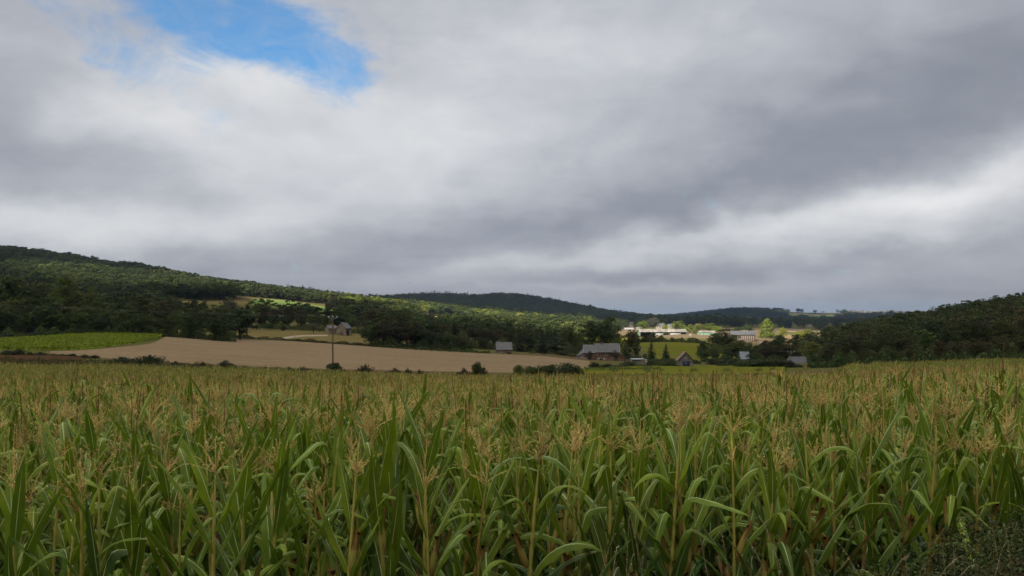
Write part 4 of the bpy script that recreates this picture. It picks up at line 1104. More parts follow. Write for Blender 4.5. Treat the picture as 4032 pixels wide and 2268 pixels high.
# ------------------------------------------------------------------ forests too dense to count
ft = [broad_tree(300 + i, 18, 46, 0.033, w=(0.46, 0.52, 0.42, 0.5, 0.46, 0.48, 0.44, 0.5)[i], base=0.05) for i in range(8)]
forest_near = far_set('forest_tree', [broad_tree(330 + i, 34, 40, 0.024, w=(0.44, 0.5, 0.4, 0.48, 0.42, 0.46)[i], base=0.08) for i in range(6)], [M['fol'], M['fol'], M['fol_hill'], M['fol'], M['fol_brown'], M['fol']])
forest_mid = far_set('forest_tree_mid', ft, [M['fol_hill'], M['fol'], M['fol_hill'], M['fol_hill'], M['fol_light'], M['fol'], M['fol_hill'], M['fol_hill']])
forest_pale = far_set('forest_tree_pale', ft, [M['fol_pale'], M['fol_pale'], M['fol_light'], M['fol_pale'], M['fol_light'], M['fol_hill'], M['fol_pale'], M['fol_light']])  # same tree shapes, leaves recoloured brighter to paint in sunlight
forest_con = far_set('forest_conifer', [conifer(400 + i, 14, 12, 0.036, w=0.17) for i in range(4)], [M['fol_dark'], M['fol_dark']])
def forest(name, coll, nvar, px0, px1, d0, d1, sp, h0, h1, seed, keep=None, kwid=1.0):
    rg = np.random.default_rng(seed)
    X0 = min((px0 - CX) / F * d1, (px0 - CX) / F * d0); X1 = max((px1 - CX) / F * d1, (px1 - CX) / F * d0)
    xs = np.arange(X0, X1, sp); ys = np.arange(d0, d1, sp)
    X, Y = np.meshgrid(xs, ys); X = X.ravel() + rg.normal(0, sp * .28, X.size); Y = Y.ravel() + rg.normal(0, sp * .28, Y.size)
    px = CX + F * X / Y; z = TZ(X, Y); yy = HZ - z / Y * F
    ok = (px > px0) & (px < px1) & (Y > d0) & (Y < d1)
    if keep is not None: ok &= keep(px, Y, yy)
    X, Y, z = X[ok], Y[ok], z[ok]; n = len(X)
    h = rg.uniform(h0, h1, n) * (1 + 0.12 * np.sin(X * 0.05) * np.sin(Y * 0.04)); w_ = h * rg.uniform(0.85, 1.25, n) * kwid
    print(name, n)
    return scatter(name, coll, np.stack([X, Y, z - 0.5], 1), np.stack([np.zeros(n), np.zeros(n), rg.uniform(0, 6.28, n)], 1), np.stack([w_, w_, h], 1), rg.integers(0, nvar, n))
I = np.interp
def keep_left(px, d, yy):      # big wooded hill: keep the meadows on its foot free
    m1 = (px > 930) & (px < 1345) & (d > 480) & (d < 860) & (yy > I(px, [940, 1040, 1120, 1200, 1300], [1160, 1160, 1170, 1182, 1204])) & (yy < I(px, [985, 1040, 1120, 1200, 1300, 1345], [1235, 1241, 1250, 1256, 1272, 1272]))
    m2 = (px > 640) & (px < 1000) & (d < 800) & (yy > 1182) & (yy < 1240)
    m3 = (px > 1640) & (px < 1850) & (d < 1000) & (yy > 1238) & (yy < 1300)
    low = yy > I(px, [0, 900, 1300, 1700, 2100], [1290, 1240, 1275, 1310, 1330])
    return ~(m1 | m2 | m3 | low)
sunny = lambda px, d, yy: (px > 1330 + 60 * np.sin(d * .03)) & (px < 2330) & (yy > I(px, [1330, 1500, 1800, 2330], [1196, 1204, 1222, 1262]) + 8 * np.sin(px * .03)) & (yy < I(px, [1330, 1500, 1800, 2330], [1232, 1244, 1272, 1292]) + 6 * np.sin(px * .05))  # slope zone whose trees get the painted sunlight colour
forest('left_hill_forest', forest_mid, 8, -500, 2330, 480, 1260, 8.2, 10.5, 15.5, 1, lambda px, d, yy: keep_left(px, d, yy) & ~sunny(px, d, yy), 1.3)
forest('sun_tinted_hill_forest', forest_pale, 8, 1200, 2330, 480, 1260, 8.6, 10.5, 15.5, 2, lambda px, d, yy: keep_left(px, d, yy) & sunny(px, d, yy), 1.25)
forest('tall_dark_wood', forest_mid, 8, 2560, 2925, 940, 1000, 11, 12, 18, 55, lambda px, d, yy: (px < 2740) | (np.sin(px * .05) > -.5), 1.3)
forest('left_slope_forest', forest_near, 6, -300, 950, 305, 480, 8.5, 12, 17, 11, lambda px, d, yy: (px < 630))
forest('valley_wood', forest_mid, 8, 1400, 2760, 470, 1100, 12, 9, 14, 3,
       lambda px, d, yy: (yy > I(px, [1400, 2100, 2760], [1240, 1285, 1292])) & (yy < I(px, [1400, 1700, 2030, 2300, 2500, 2760], [1310, 1330, 1318, 1325, 1290, 1290])) & ~((px > 1640) & (px < 1850) & (yy > 1234) & (yy < 1320)) & (np.sin(px * 0.045) + np.sin(d * 0.03 + px * 0.01) > -0.7))
forest('middle_hill_forest', forest_mid, 8, 1400, 2620, 1500, 2060, 14, 9, 16, 4, lambda px, d, yy: d > I(px, [1400, 2200, 2620], [1560, 1500, 1500]), 1.4)
forest('dark_tree_line', forest_mid, 8, 2480, 3420, 1010, 1130, 12, 8, 15, 5, lambda px, d, yy: (px < 2960) | (d > 1060) & (np.sin(px * 0.09) > -0.3))
forest('far_valley_wood', forest_mid, 8, 2400, 3500, 1300, 2600, 26, 9, 15, 6, lambda px, d, yy: np.sin(px * 0.03 + d * 0.004) + np.sin(d * 0.011) > -0.2)
forest('blue_hill_forest', forest_mid, 8, 2560, 3080, 2900, 4050, 32, 14, 22, 7, kwid=1.6)
forest('distant_wood', forest_mid, 8, 3050, 3800, 2700, 4080, 38, 12, 22, 8, lambda px, d, yy: ~((px > 3140) & (px < 3295) & (yy < 1258) & (yy > 1240)) & (np.sin(px * 0.07 + d * 0.002) + np.sin(d * 0.009) > -0.9) & ((px < 3330) | (d < 3600)) & ~((px > 3110) & (px < 3320) & (d > 2900) & (d < 3960)), kwid=1.6)
forest('right_hill_forest', forest_near, 6, 3260, 4500, 240, 480, 8.0, 8.5, 14, 9, lambda px, d, yy: d > I(px, [3260, 3500, 4500], [300, 255, 235]), 1.15)
def ridge_conifers(name, spans, seed, h0=11, h1=18):
    rg = np.random.default_rng(seed); P = []
    for px0, px1, d0, d1, n in spans:
        px = rg.uniform(px0, px1, n); d = rg.uniform(d0, d1, n); P.append(np.stack([(px - CX) / F * d, d], 1))
    P = np.concatenate(P); n = len(P); z = TZ(P[:, 0], P[:, 1]); h = rg.uniform(h0, h1, n); w_ = h * rg.uniform(0.8, 1.3, n)
    return scatter(name, forest_con, np.stack([P[:, 0], P[:, 1], z - .5], 1), np.stack([np.zeros(n), np.zeros(n), rg.uniform(0, 6.28, n)], 1), np.stack([w_, w_, h], 1), rg.integers(0, 4, n))
ridge_conifers('ridge_conifer_wood', [(370, 420, 960, 1000, 5), (1080, 1200, 980, 1010, 14), (1205, 1345, 980, 1060, 60), (1345, 1480, 990, 1100, 34), (0, 1100, 960, 1000, 3), (1750, 2150, 1100, 1230, 220)], 12)
ridge_conifers('middle_hill_conifer_wood', [(1500, 1640, 1950, 2010, 8), (1650, 1760, 1960, 2015, 60), (1760, 1850, 1960, 2010, 20), (1860, 2020, 1970, 2010, 16), (2070, 2110, 1960, 2010, 7), (2120, 2420, 1950, 2010, 14)], 13, 14, 21)

# ------------------------------------------------------------------ buildings
M['slate'] = noisy('slate', (0.055, 0.060, 0.074), (0.105, 0.110, 0.130), 1.4, 0.6, 0.35, 0.4, stretch=(1, 1, 3), c3=(0.11, 0.11, 0.10), scale3=0.35)
M['slate_blue'] = noisy('blue_slate', (0.13, 0.155, 0.20), (0.19, 0.215, 0.26), 1.2, 0.6, 0.35, 0.3)
M['brick'] = noisy('old_brick', (0.105, 0.050, 0.034), (0.185, 0.090, 0.062), 2.6, 0.9, 0.15, 0.5, c3=(0.25, 0.17, 0.125), scale3=0.5)
M['stone'] = noisy('rubble_stone', (0.20, 0.165, 0.13), (0.31, 0.26, 0.205), 3.0, 0.9, 0.15, 0.5, c3=(0.15, 0.12, 0.10), scale3=0.5)
M['render'] = noisy('grey_render', (0.24, 0.225, 0.205), (0.31, 0.29, 0.265), 1.2, 0.9, 0.15, 0.2, c3=(0.20, 0.18, 0.16), scale3=0.4)
M['white'] = noisy('white_wall', (0.29, 0.285, 0.27), (0.36, 0.355, 0.335), 0.8, 0.85, 0.2)
M['cream'] = noisy('cream_wall', (0.28, 0.245, 0.19), (0.35, 0.31, 0.25), 0.6, 0.9, 0.2)
M['fibro'] = noisy('fibre_cement_roof', (0.14, 0.13, 0.115), (0.19, 0.18, 0.16), 0.35, 0.85, 0.2, stretch=(3, 1, 1), c3=(0.30, 0.27, 0.23), scale3=0.12)
M['green_metal'] = noisy('green_cladding', (0.17, 0.30, 0.20), (0.22, 0.37, 0.25), 0.5, 0.5, 0.4, stretch=(6, 1, 1))
M['door_blue'] = noisy('dark_blue_door', (0.016, 0.020, 0.050), (0.026, 0.032, 0.07), 2.0, 0.5, 0.4)
M['glass'] = noisy('window_glass', (0.015, 0.018, 0.02), (0.03, 0.035, 0.04), 2.0, 0.12, 0.6)
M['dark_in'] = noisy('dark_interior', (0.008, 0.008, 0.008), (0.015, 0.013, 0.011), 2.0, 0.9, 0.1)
M['wood'] = noisy('weathered_wood', (0.10, 0.075, 0.055), (0.17, 0.13, 0.10), 3.0, 0.9, 0.15, 0.3, stretch=(1, 1, 0.2))
M['orange_tile'] = noisy('orange_tiles', (0.38, 0.15, 0.08), (0.48, 0.21, 0.12), 2.0, 0.8)
M['rust'] = noisy('rusty_roof', (0.16, 0.10, 0.075), (0.24, 0.165, 0.12), 1.0, 0.8, c3=(0.20, 0.19, 0.18), scale3=0.3)
M['lead'] = noisy('pale_flashing', (0.20, 0.205, 0.22), (0.27, 0.275, 0.29), 3.0, 0.5, 0.4)

def prism_roof(mb, x0, x1, y0, y1, ze, zr, ov=0.35, th=0.16, mat=0, hip=0.0):
    """gable roof, ridge along x, as two thick slopes butted at the ridge"""
    ym = (y0 + y1) / 2; sl = (zr - ze) / (ym - y0); ye = y0 - ov; zee = ze - ov * sl
    for sgn in (1, -1):
        yy = (lambda v: v) if sgn == 1 else (lambda v: 2 * ym - v)
        a = (x0 - ov * .6, yy(ye), zee); b_ = (x1 + ov * .6, yy(ye), zee); c = (x1 + ov * .6 - hip, yy(ym), zr); d = (x0 - ov * .6 + hip, yy(ym), zr)
        up = lambda p: (p[0], p[1], p[2] + th)
        A, B_, C_, D_ = map(up, (a, b_, c, d))
        qs = [(A, B_, C_, D_), (d, c, b_, a), (a, b_, B_, A), (b_, c, C_, B_), (d, a, A, D_)]
        if sgn == -1: qs = [tuple(reversed(q_)) for q_ in qs]
        for q_ in qs: mb.poly(list(q_), mat)
def gable_walls(mb, x0, x1, y0, y1, z0, ze, zr, mat=0):
    ym = (y0 + y1) / 2
    mb.poly([(x0, y0, z0), (x1, y0, z0), (x1, y0, ze), (x0, y0, ze)], mat)
    mb.poly([(x1, y1, z0), (x0, y1, z0), (x0, y1, ze), (x1, y1, ze)], mat)
    mb.poly([(x0, y1, z0), (x0, y0, z0), (x0, y0, ze), (x0, ym, zr), (x0, y1, ze)], mat)
    mb.poly([(x1, y0, z0), (x1, y1, z0), (x1, y1, ze), (x1, ym, zr), (x1, y0, ze)], mat)
def part(name, mat, parent, fn):
    mb = MB(); fn(mb); return mb.build(name, mat, parent)
def window(parent, x, z, w_, h, y, frame=None, glass='glass', name='window', mat=None, sill=True, axis='y'):
    """frame standing proud of the wall face y (normal -y) with the pane set in it"""
    fr = MB(); t = min(0.12, w_ * 0.16); f = frame or 'white'
    def bx(m, x0, x1, y0, y1, z0, z1):
        if axis == 'y': m.box(x0, x1, y0, y1, z0, z1)
        else: m.box(y0, y1, x0, x1, z0, z1)
    s = -1 if axis == 'y' else 1
    ya, yb = (y - 0.07, y + 0.03) if axis == 'y' else (y - 0.03, y + 0.07)
    bx(fr, x - w_/2, x - w_/2 + t, ya, yb, z, z + h); bx(fr, x + w_/2 - t, x + w_/2, ya, yb, z, z + h)
    bx(fr, x - w_/2 + t, x + w_/2 - t, ya, yb, z + h - t, z + h); bx(fr, x - w_/2 + t, x + w_/2 - t, ya, yb, z, z + t)
    o = fr.build(name, M[f], parent)
    pn = MB()
    if axis == 'y': bx(pn, x - w_/2 + t, x + w_/2 - t, y - 0.03, y + 0.02, z + t, z + h - t)
    else: bx(pn, x - w_/2 + t, x + w_/2 - t, y - 0.02, y + 0.03, z + t, z + h - t)
    pn.build('pane', M[glass], o)
    return o

# --- brick farmhouse: two slate roofs at different heights, lean-to on the left, sloping annexe on the right
p = at(2372, 296); fh = empty('farmhouse', (p.x, p.y, p.z - 0.3), math.radians(-4))
tag(fh, 'old red-brick farmhouse with two-level slate roof and white windows', 'farmhouse')
PX = 296 / F      # metres per photo pixel at the farmhouse
def fx(px): return (px - 2372) * PX
zb = -0.5; zt = 0
def fz(y_): return (HZ - y_) * PX - (p.z - 0.3)
xL, xM, xR = fx(2300), fx(2348), fx(2438)
dp = 7.5
part('left_wall', M['brick'], fh, lambda m: gable_walls(m, xL, xM, 0, dp, zb, fz(1389), fz(1361)))
part('main_wall', M['brick'], fh, lambda m: gable_walls(m, xM, xR, -0.02, dp + .02, zb, fz(1386), fz(1356)))
lr = part('left_roof', M['slate'], fh, lambda m: prism_roof(m, xL, xM - .25, 0, dp, fz(1389), fz(1361), .3))
mr = part('main_roof', M['slate'], fh, lambda m: prism_roof(m, xM + .2, xR, -.02, dp + .02, fz(1386), fz(1356), .3))
def verge(m, x, ze, zr):
    sl = (zr - ze) / (dp / 2)
    for a, b_ in (((x, -.36, ze - .36 * sl), (x, dp / 2, zr)), ((x, dp + .36, ze - .36 * sl), (x, dp / 2, zr))):
        m.tube([(a[0], a[1], a[2] + .2), (b_[0], b_[1], b_[2] + .2)], .11, 4)
part('verge', M['lead'], lr, lambda m: verge(m, xL - .25, fz(1389), fz(1361)))
part('verge', M['lead'], mr, lambda m: verge(m, xM - .02, fz(1386), fz(1356)))
part('verge', M['lead'], mr, lambda m: verge(m, xR + .25, fz(1386), fz(1356)))
part('ridge', M['lead'], mr, lambda m: m.tube([(xM, dp/2, fz(1356) + .2), (xR + .2, dp/2, fz(1356) + .2)], .10, 4))
part('ridge', M['lead'], lr, lambda m: m.tube([(xL - .2, dp/2, fz(1361) + .2), (xM - .3, dp/2, fz(1361) + .2)], .10, 4))
part('chimney', M['brick'], mr, lambda m: m.box(fx(2369), fx(2375), dp/2 - .35, dp/2 + .35, fz(1358), fz(1350)))
part('lean_to_wall', M['render'], fh, lambda m: (m.poly([(fx(2272), .3, fz(1410)), (xL - .02, .3, fz(1410)), (xL - .02, .3, fz(1391)), (fx(2272), .3, fz(1404))]),
     m.poly([(fx(2272), .3, fz(1410)), (fx(2272), .3, fz(1404)), (fx(2272), 5.5, fz(1404)), (fx(2272), 5.5, fz(1410))])))
part('lean_to_roof', M['slate'], fh, lambda m: (m.poly([(fx(2268), 0.1, fz(1405)), (xL - .02, 0.1, fz(1389.5)), (xL - .02, 6.2, fz(1374)), (fx(2296), 6.2, fz(1374))]),
     m.tube([(fx(2268), 0.05, fz(1405)), (xL - .1, 0.05, fz(1389.5))], .08, 4), m.tube([(fx(2268), 0.1, fz(1404.8)), (fx(2296), 6.2, fz(1373))], .08, 4)))
part('annexe_wall', M['brick'], fh, lambda m: (m.poly([(xR + .02, -.6, zb), (fx(2462), -.6, zb), (fx(2462), -.6, fz(1408)), (xR + .02, -.6, fz(1392))]),
     m.poly([(fx(2462), -.6, zb), (fx(2462), dp, zb), (fx(2462), dp, fz(1408)), (fx(2462), -.6, fz(1408))])))
part('annexe_roof', M['slate'], fh, lambda m: (m.poly([(xR + .02, -.8, fz(1391)), (fx(2468), -.8, fz(1411.5)), (fx(2468), dp, fz(1411.5)), (xR + .02, dp, fz(1391))]),
     m.tube([(xR + .1, -.8, fz(1390.5)), (fx(2468), -.8, fz(1411))], .09, 4)))
part('low_wall', M['stone'], fh, lambda m: m.box(fx(2268), fx(2312), -1.6, -1.2, zb, fz(1408)))
for (wx, wy, ww, wh) in ((2330, 1401, 1.0, 1.25), (2360, 1401, .8, 1.15), (2387, 1400, .75, 1.0), (2417, 1401, .75, 1.0), (2319, 1417, 0.8, 1.0), (2356, 1420, 1.1, 1.2), (2365, 1419, .7, 1.1), (2416, 1419, 1.2, 1.2)):
    g_ = 'white' if (wx, wy) in ((2356, 1420), (2416, 1419)) else 'glass'
    window(fh, fx(wx), fz(wy), ww, wh, 0.0 if wx < 2348 else -0.02, glass=g_)
dr = part('door', M['white'], fh, lambda m: m.box(fx(2377), fx(2384), -.09, .01, zb, fz(1411)))
part('door_frame', M['white'], fh, lambda m: (m.box(fx(2375.6), fx(2377), -.12, .0, zb, fz(1410)), m.box(fx(2388), fx(2389.4), -.12, .0, zb, fz(1410))))
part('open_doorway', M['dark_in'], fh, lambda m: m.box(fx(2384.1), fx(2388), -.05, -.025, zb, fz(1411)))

# --- small barn
def simple(name, px, d, wpx, top, eave, base, depth, wall, roof, label, cat, rz=0.0, ov=0.3, hip=0.0, sink=0.2, roofname='roof'):
    p_ = at(px, d); r = empty(name, (p_.x, p_.y, p_.z - sink), rz); k_ = d / F
    fz_ = lambda y_: (HZ - y_) * k_ - (p_.z - sink)
    w_ = wpx * k_ / 2
    b0 = -1.2
    part('wall', M[wall], r, lambda m: gable_walls(m, -w_, w_, 0, depth, b0, fz_(eave), fz_(top)) if hip == 0 else m.box(-w_, w_, 0, depth, b0, fz_(eave)))
    rf = part(roofname, M[roof], r, lambda m: prism_roof(m, -w_, w_, 0, depth, fz_(eave), fz_(top), ov, hip=hip))
    tag(r, label, cat)
    return r, fz_, w_, k_, rf
r, z_, w_, k_, rf = simple('barn', 1985, 302, 62, 1350, 1376, 1398, 6.2, 'stone', 'slate', 'small stone barn with slate roof and open dark doorway', 'barn', math.radians(3))
part('ridge', M['lead'], rf, lambda m: m.tube([(-w_ - .2, 3.1, z_(1350) + .2), (w_ + .2, 3.1, z_(1350) + .2)], .08, 4))
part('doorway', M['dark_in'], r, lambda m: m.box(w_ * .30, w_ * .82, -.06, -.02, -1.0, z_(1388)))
part('door', M['wood'], r, lambda m: m.box(-w_ * .25, w_ * .26, -.14, -.04, -1.0, z_(1387)))
window(r, -w_ * .38, z_(1394), .8, .75, 0.0)
# --- garage with gable to the viewer
def gable_front(name, px, d, wpx, top, eave, base, length, wall, roof, label, cat, rz=0.0, sink=.2, ov=.35):
    p_ = at(px, d); r = empty(name, (p_.x, p_.y, p_.z - sink), rz); k_ = d / F
    fz_ = lambda y_: (HZ - y_) * k_ - (p_.z - sink); w_ = wpx * k_ / 2
    # ridge along y: build with x/y swapped
    mbw = MB(); ze, zr = fz_(eave), fz_(top); b0 = -1.2
    mbw.poly([(-w_, 0, b0), (w_, 0, b0), (w_, 0, ze), (0, 0, zr), (-w_, 0, ze)])
    mbw.poly([(w_, length, b0), (-w_, length, b0), (-w_, length, ze), (0, length, zr), (w_, length, ze)])
    mbw.poly([(-w_, length, b0), (-w_, 0, b0), (-w_, 0, ze), (-w_, length, ze)]); mbw.poly([(w_, 0, b0), (w_, length, b0), (w_, length, ze), (w_, 0, ze)])
    mbw.build('wall', M[wall], r)
    mbr = MB(); sl = (zr - ze) / w_; th = .14
    for s in (-1, 1):
        a = (s * (w_ + ov), -ov, ze - ov * sl); b_ = (s * (w_ + ov), length + ov, ze - ov * sl); c = (0, length + ov, zr); d_ = (0, -ov, zr)
        up = lambda q: (q[0], q[1], q[2] + th)
        for q_ in ((a, b_, c, d_), (up(d_), up(c), up(b_), up(a)), (a, d_, up(d_), up(a)), (b_, a, up(a), up(b_)), (c, b_, up(b_), up(c))):
            mbr.poly(list(q_ if s == -1 else q_[::-1]))
    rf = mbr.build('roof', M[roof], r); tag(r, label, cat)
    return r, fz_, w_, k_, rf
r, z_, w_, k_, rf = gable_front('garage', 2700, 224, 58, 1388, 1419, 1441, 7, 'render', 'rust', 'grey rendered gable garage with dark blue door at the field edge', 'garage', math.radians(-8))
part('garage_door', M['door_blue'], r, lambda m: m.box(-w_ * .42, w_ * .50, -.07, -.02, -.6, z_(1423)))
part('sign_board', M['lead'], r, lambda m: m.box(-w_ * .30, w_ * .30, -.08, -.02, z_(1416), z_(1412)))
part('lintel', M['lead'], r, lambda m: m.box(-w_, w_, -.10, -.03, z_(1421.6), z_(1420)))
part('bargeboard', M['wood'], rf, lambda m: (m.tube([(-w_ - .35, -.42, z_(1419) - .25), (0, -.42, z_(1388) + .1)], .11, 4), m.tube([(w_ + .35, -.42, z_(1419) - .25), (0, -.42, z_(1388) + .1)], .11, 4)))
part('finial', M['orange_tile'], rf, lambda m: m.box(-.15, .15, -.45, .1, z_(1388) + .15, z_(1384.5)))
# --- slate cottages at the right
r, z_, w_, k_, rf = simple('cottage', 2936, 300, 34, 1387, 1413, 1424, 6.5, 'stone', 'slate_blue', 'small cottage with plain blue-grey slate roof half hidden by trees', 'cottage', math.radians(-6))
part('chimney', M['stone'], rf, lambda m: m.box(.4, 1.0, 2.9, 3.5, z_(1388), z_(1385)))
r, z_, w_, k_, rf = simple('cottage', 3160, 255, 74, 1409, 1436, 1452, 6.5, 'white', 'slate', 'long low cottage with streaked slate roof and white wall', 'cottage', math.radians(14))
part('ridge', M['lead'], rf, lambda m: m.tube([(-w_ - .2, 3.25, z_(1409) + .2), (w_ + .2, 3.25, z_(1409) + .2)], .09, 4))
part('skylight', M['white'], rf, lambda m: m.poly([(w_ * .62, .3, z_(1435) + .26), (w_ * .84, .3, z_(1435) + .26), (w_ * .84, .75, z_(1435) + .62), (w_ * .62, .75, z_(1435) + .62)]))
window(r, w_ * .3, z_(1444), .9, .6, 0.0, frame='lead')
# --- greenhouse-like low shed in the garden
r, z_, w_, k_, rf = simple('garden_shed', 2512, 245, 48, 1413, 1416, 1425, 3.0, 'render', 'lead', 'long low pale-roofed shed behind the garden bushes', 'shed', math.radians(4))
for i in range(4): window(r, -w_ + (i + .6) * w_ * .45, z_(1423), w_ * .3, .5, 0.0)
part('end_wall', M['cream'], r, lambda m: m.box(w_ + .05, w_ + 1.2, .3, 2.6, -1, z_(1416)))
# --- the two stone houses by the dry meadow
r, z_, w_, k_, rf = simple('stone_cottage', 1312, 402, 38, 1283, 1293, 1305, 6, 'stone', 'slate', 'little pale stone cottage with two chimneys behind the utility pole', 'cottage', math.radians(32))
part('chimney', M['cream'], rf, lambda m: m.box(-w_ + .1, -w_ + 1.0, 2.5, 3.5, z_(1284), z_(1279)))
part('chimney', M['stone'], rf, lambda m: m.box(w_ - .9, w_ - .2, 2.6, 3.4, z_(1284), z_(1280.5)))
window(r, -w_ * .2, z_(1300), .8, .9, 0.0, frame='wood')
r, z_, w_, k_, rf = simple('stone_barn', 1372, 398, 32, 1271, 1292, 1310, 6.8, 'stone', 'slate', 'tall stone barn with dark arched doorway beside the small cottage', 'barn', math.radians(58))
part('arched_door', M['wood'], r, lambda m: m.box(-w_ - .08, -w_ - .03, 1.6, 4.2, -1, z_(1296)))
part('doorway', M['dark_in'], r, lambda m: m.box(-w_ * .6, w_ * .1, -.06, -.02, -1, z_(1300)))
window(r, w_ * .5, z_(1300), .8, .9, 0.0, frame='wood')
# --- farm sheds in the sun
def shed(name, px, d, wpx, top, eave, depth, wall, roof, label, rz, bays=0, lower=None):
    r, z_, w_, k_, rf = simple(name, px, d, wpx, top, eave, eave + 20, depth, wall, roof, label, 'shed', rz, ov=.5)
    return r, z_, w_, k_, rf
p_ = at(2612, 655)
r = empty('farm_shed', (p_.x, p_.y, p_.z - .2), math.radians(-3)); k_ = 655 / F; z_ = lambda y_: (HZ - y_) * k_ - (p_.z - .2); w_ = 92 * k_
dd = 16
part('roof', M['fibro'], r, lambda m: prism_roof(m, -w_, w_, 0, dd, z_(1307), z_(1297), .6, .22))
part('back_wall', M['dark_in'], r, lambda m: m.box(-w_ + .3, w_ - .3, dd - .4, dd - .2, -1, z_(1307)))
part('gable_wall', M['green_metal'], r, lambda m: m.poly([(w_ - .2, .3, 0), (w_ - .2, dd, 0), (w_ - .2, dd, z_(1307)), (w_ - .2, dd/2, z_(1297.5)), (w_ - .2, .3, z_(1307))]))
part('gable_wall', M['green_metal'], r, lambda m: m.poly([(-w_ + .2, .3, 0), (-w_ + .2, dd, 0), (-w_ + .2, dd, z_(1307)), (-w_ + .2, dd/2, z_(1297.5)), (-w_ + .2, .3, z_(1307))]))
part('green_panel', M['green_metal'], r, lambda m: m.box(-w_ * .38, w_ * .18, .8, 1.0, z_(1315), z_(1309)))
part('white_base', M['white'], r, lambda m: (m.box(-w_ * .36, -w_ * .02, .5, .7, -1, z_(1312.5)), m.box(w_ * .30, w_ * .74, .5, .7, -1, z_(1311))))
for i in range(9): part('post', M['lead'], r, lambda m: m.box(-w_ + .4 + i * (2 * w_ - 1) / 8, -w_ + .65 + i * (2 * w_ - 1) / 8, .1, .35, -1, z_(1307) - .05))
tag(r, 'very long open-fronted farm shed with pale corrugated roof', 'shed')
r, z_, w_, k_, rf = shed('farm_shed', 2787, 640, 60, 1303, 1309, 12, 'green_metal', 'fibro', 'green-clad shed with pale roof in the sun', math.radians(-3))
part('base_wall', M['white'], r, lambda m: m.box(-w_ - .05, w_ + .05, -.12, -.03, -1, z_(1321)))
part('seam', M['dark_in'], r, lambda m: (m.box(-.1, .1, -.08, -.03, z_(1320), z_(1310.4)), m.box(-w_ * .55, -w_ * .5, -.08, -.03, z_(1320), z_(1310.4))))
r, z_, w_, k_, rf = shed('farm_shed', 2926, 560, 92, 1304, 1318, 13, 'wood', 'slate', 'timber-fronted shed with two-part grey roof above the hedge', math.radians(-12))
for i in range(9):
    part('white_post', M['cream'], r, lambda m: m.box(-w_ * .45 + i * w_ * .16, -w_ * .45 + i * w_ * .16 + .45, -.16, -.04, -1, z_(1322)))
part('end_panel', M['white'], r, lambda m: m.box(w_ + .03, w_ + .10, .2, 5, -1, z_(1319)))
part('roof_vent', M['white'], rf, lambda m: (m.box(w_ * .10, w_ * .10 + .9, 6, 7, z_(1305), z_(1301)), m.box(w_ * .36, w_ * .36 + .9, 6, 7, z_(1305), z_(1301))))
# tank, silage heap sheets, pale van and small things about the yard
def lathe(mb, c, prof, n=14, mat=0):
    c = np.array(c); 
    for i in range(len(prof) - 1):
        (r0, z0), (r1, z1) = prof[i], prof[i + 1]
        th = np.linspace(0, 2 * math.pi, n + 1)
        v = np.concatenate([np.stack([c[0] + r0 * np.cos(th), c[1] + r0 * np.sin(th), np.full(n + 1, c[2] + z0)], 1), np.stack([c[0] + r1 * np.cos(th), c[1] + r1 * np.sin(th), np.full(n + 1, c[2] + z1)], 1)])
        mb.quads(v, [(j, j + 1, n + 2 + j, n + 1 + j) for j in range(n)], mat=mat)
p_ = at(2753, 648); mb = MB(); lathe(mb, (0, 0, 0), [(0.01, -.3), (1.0, -.3), (1.05, 0), (1.05, 1.5), (.8, 1.95), (.3, 2.2), (.01, 2.25)])
o = mb.build('water_tank', M['white'], smooth=True); o.location = p_; tag(o, 'small round white tank left of the green shed', 'tank')
p_ = at(2718, 640); mb = MB(); lathe(mb, (0, 0, 0), [(0.01, -.3), (1.4, -.3), (1.5, 0), (1.2, .7), (.6, 1.05), (.01, 1.1)])
o = mb.build('silage_bale', M['white'], smooth=True); o.location = p_; tag(o, 'white wrapped bale lying right of the long shed', 'bale')
r, z_, w_, k_, rf = simple('white_outbuilding', 2478, 800, 34, 1291, 1295, 1301, 6, 'white', 'white', 'low white outbuilding at the left end of the long shed', 'outbuilding', math.radians(4))
r, z_, w_, k_, rf = simple('white_outbuilding', 2518, 790, 22, 1288, 1292, 1302, 6, 'white', 'fibro', 'white block with grey roof joining the long shed', 'outbuilding', math.radians(-4))
part('chimney', M['white'], rf, lambda m: m.box(-.4, .2, 2.7, 3.3, z_(1288), z_(1285.5)))
def house(px, d, wpx, top, eave, label, wall='white', roof='slate', rz=0., depth=8, gable=False, nwin=2, name='house'):
    if gable: r, z_, w_, k_, rf = gable_front(name, px, d, wpx, top, eave, eave + 10, depth, wall, roof, label, 'house', rz)
    else: r, z_, w_, k_, rf = simple(name, px, d, wpx, top, eave, eave + 10, depth, wall, roof, label, 'house', rz)
    for i in range(nwin):
        window(r, w_ * (-.45 + .9 * i / max(1, nwin - 1)) if nwin > 1 else 0, z_(eave) - 2.2, 1.1, 1.3, 0.0, frame='wood')
    part('chimney', M['stone'], rf, lambda m: m.box(w_ * .55, w_ * .55 + .8, depth * .45, depth * .55, z_(top) - .6, z_(top) + .9) if not gable else m.box(-.4, .4, depth - 1.6, depth - .8, z_(top) - .6, z_(top) + .9))
    return r
house(2447, 900, 15, 1272, 1281, 'small white gabled house left above the farm', gable=True, nwin=1, rz=math.radians(20))
house(2605, 830, 28, 1274, 1283, 'pale house with dark hipped roof behind the long shed', 'cream', 'slate', math.radians(8))
house(2643, 835, 26, 1276, 1284, 'pale house with dark roof, right of the hipped-roof one', 'cream', 'slate', math.radians(-8))
house(2753, 850, 20, 1277, 1281, 'house with orange tiled roof among sunlit trees', 'cream', 'orange_tile', 0.0)
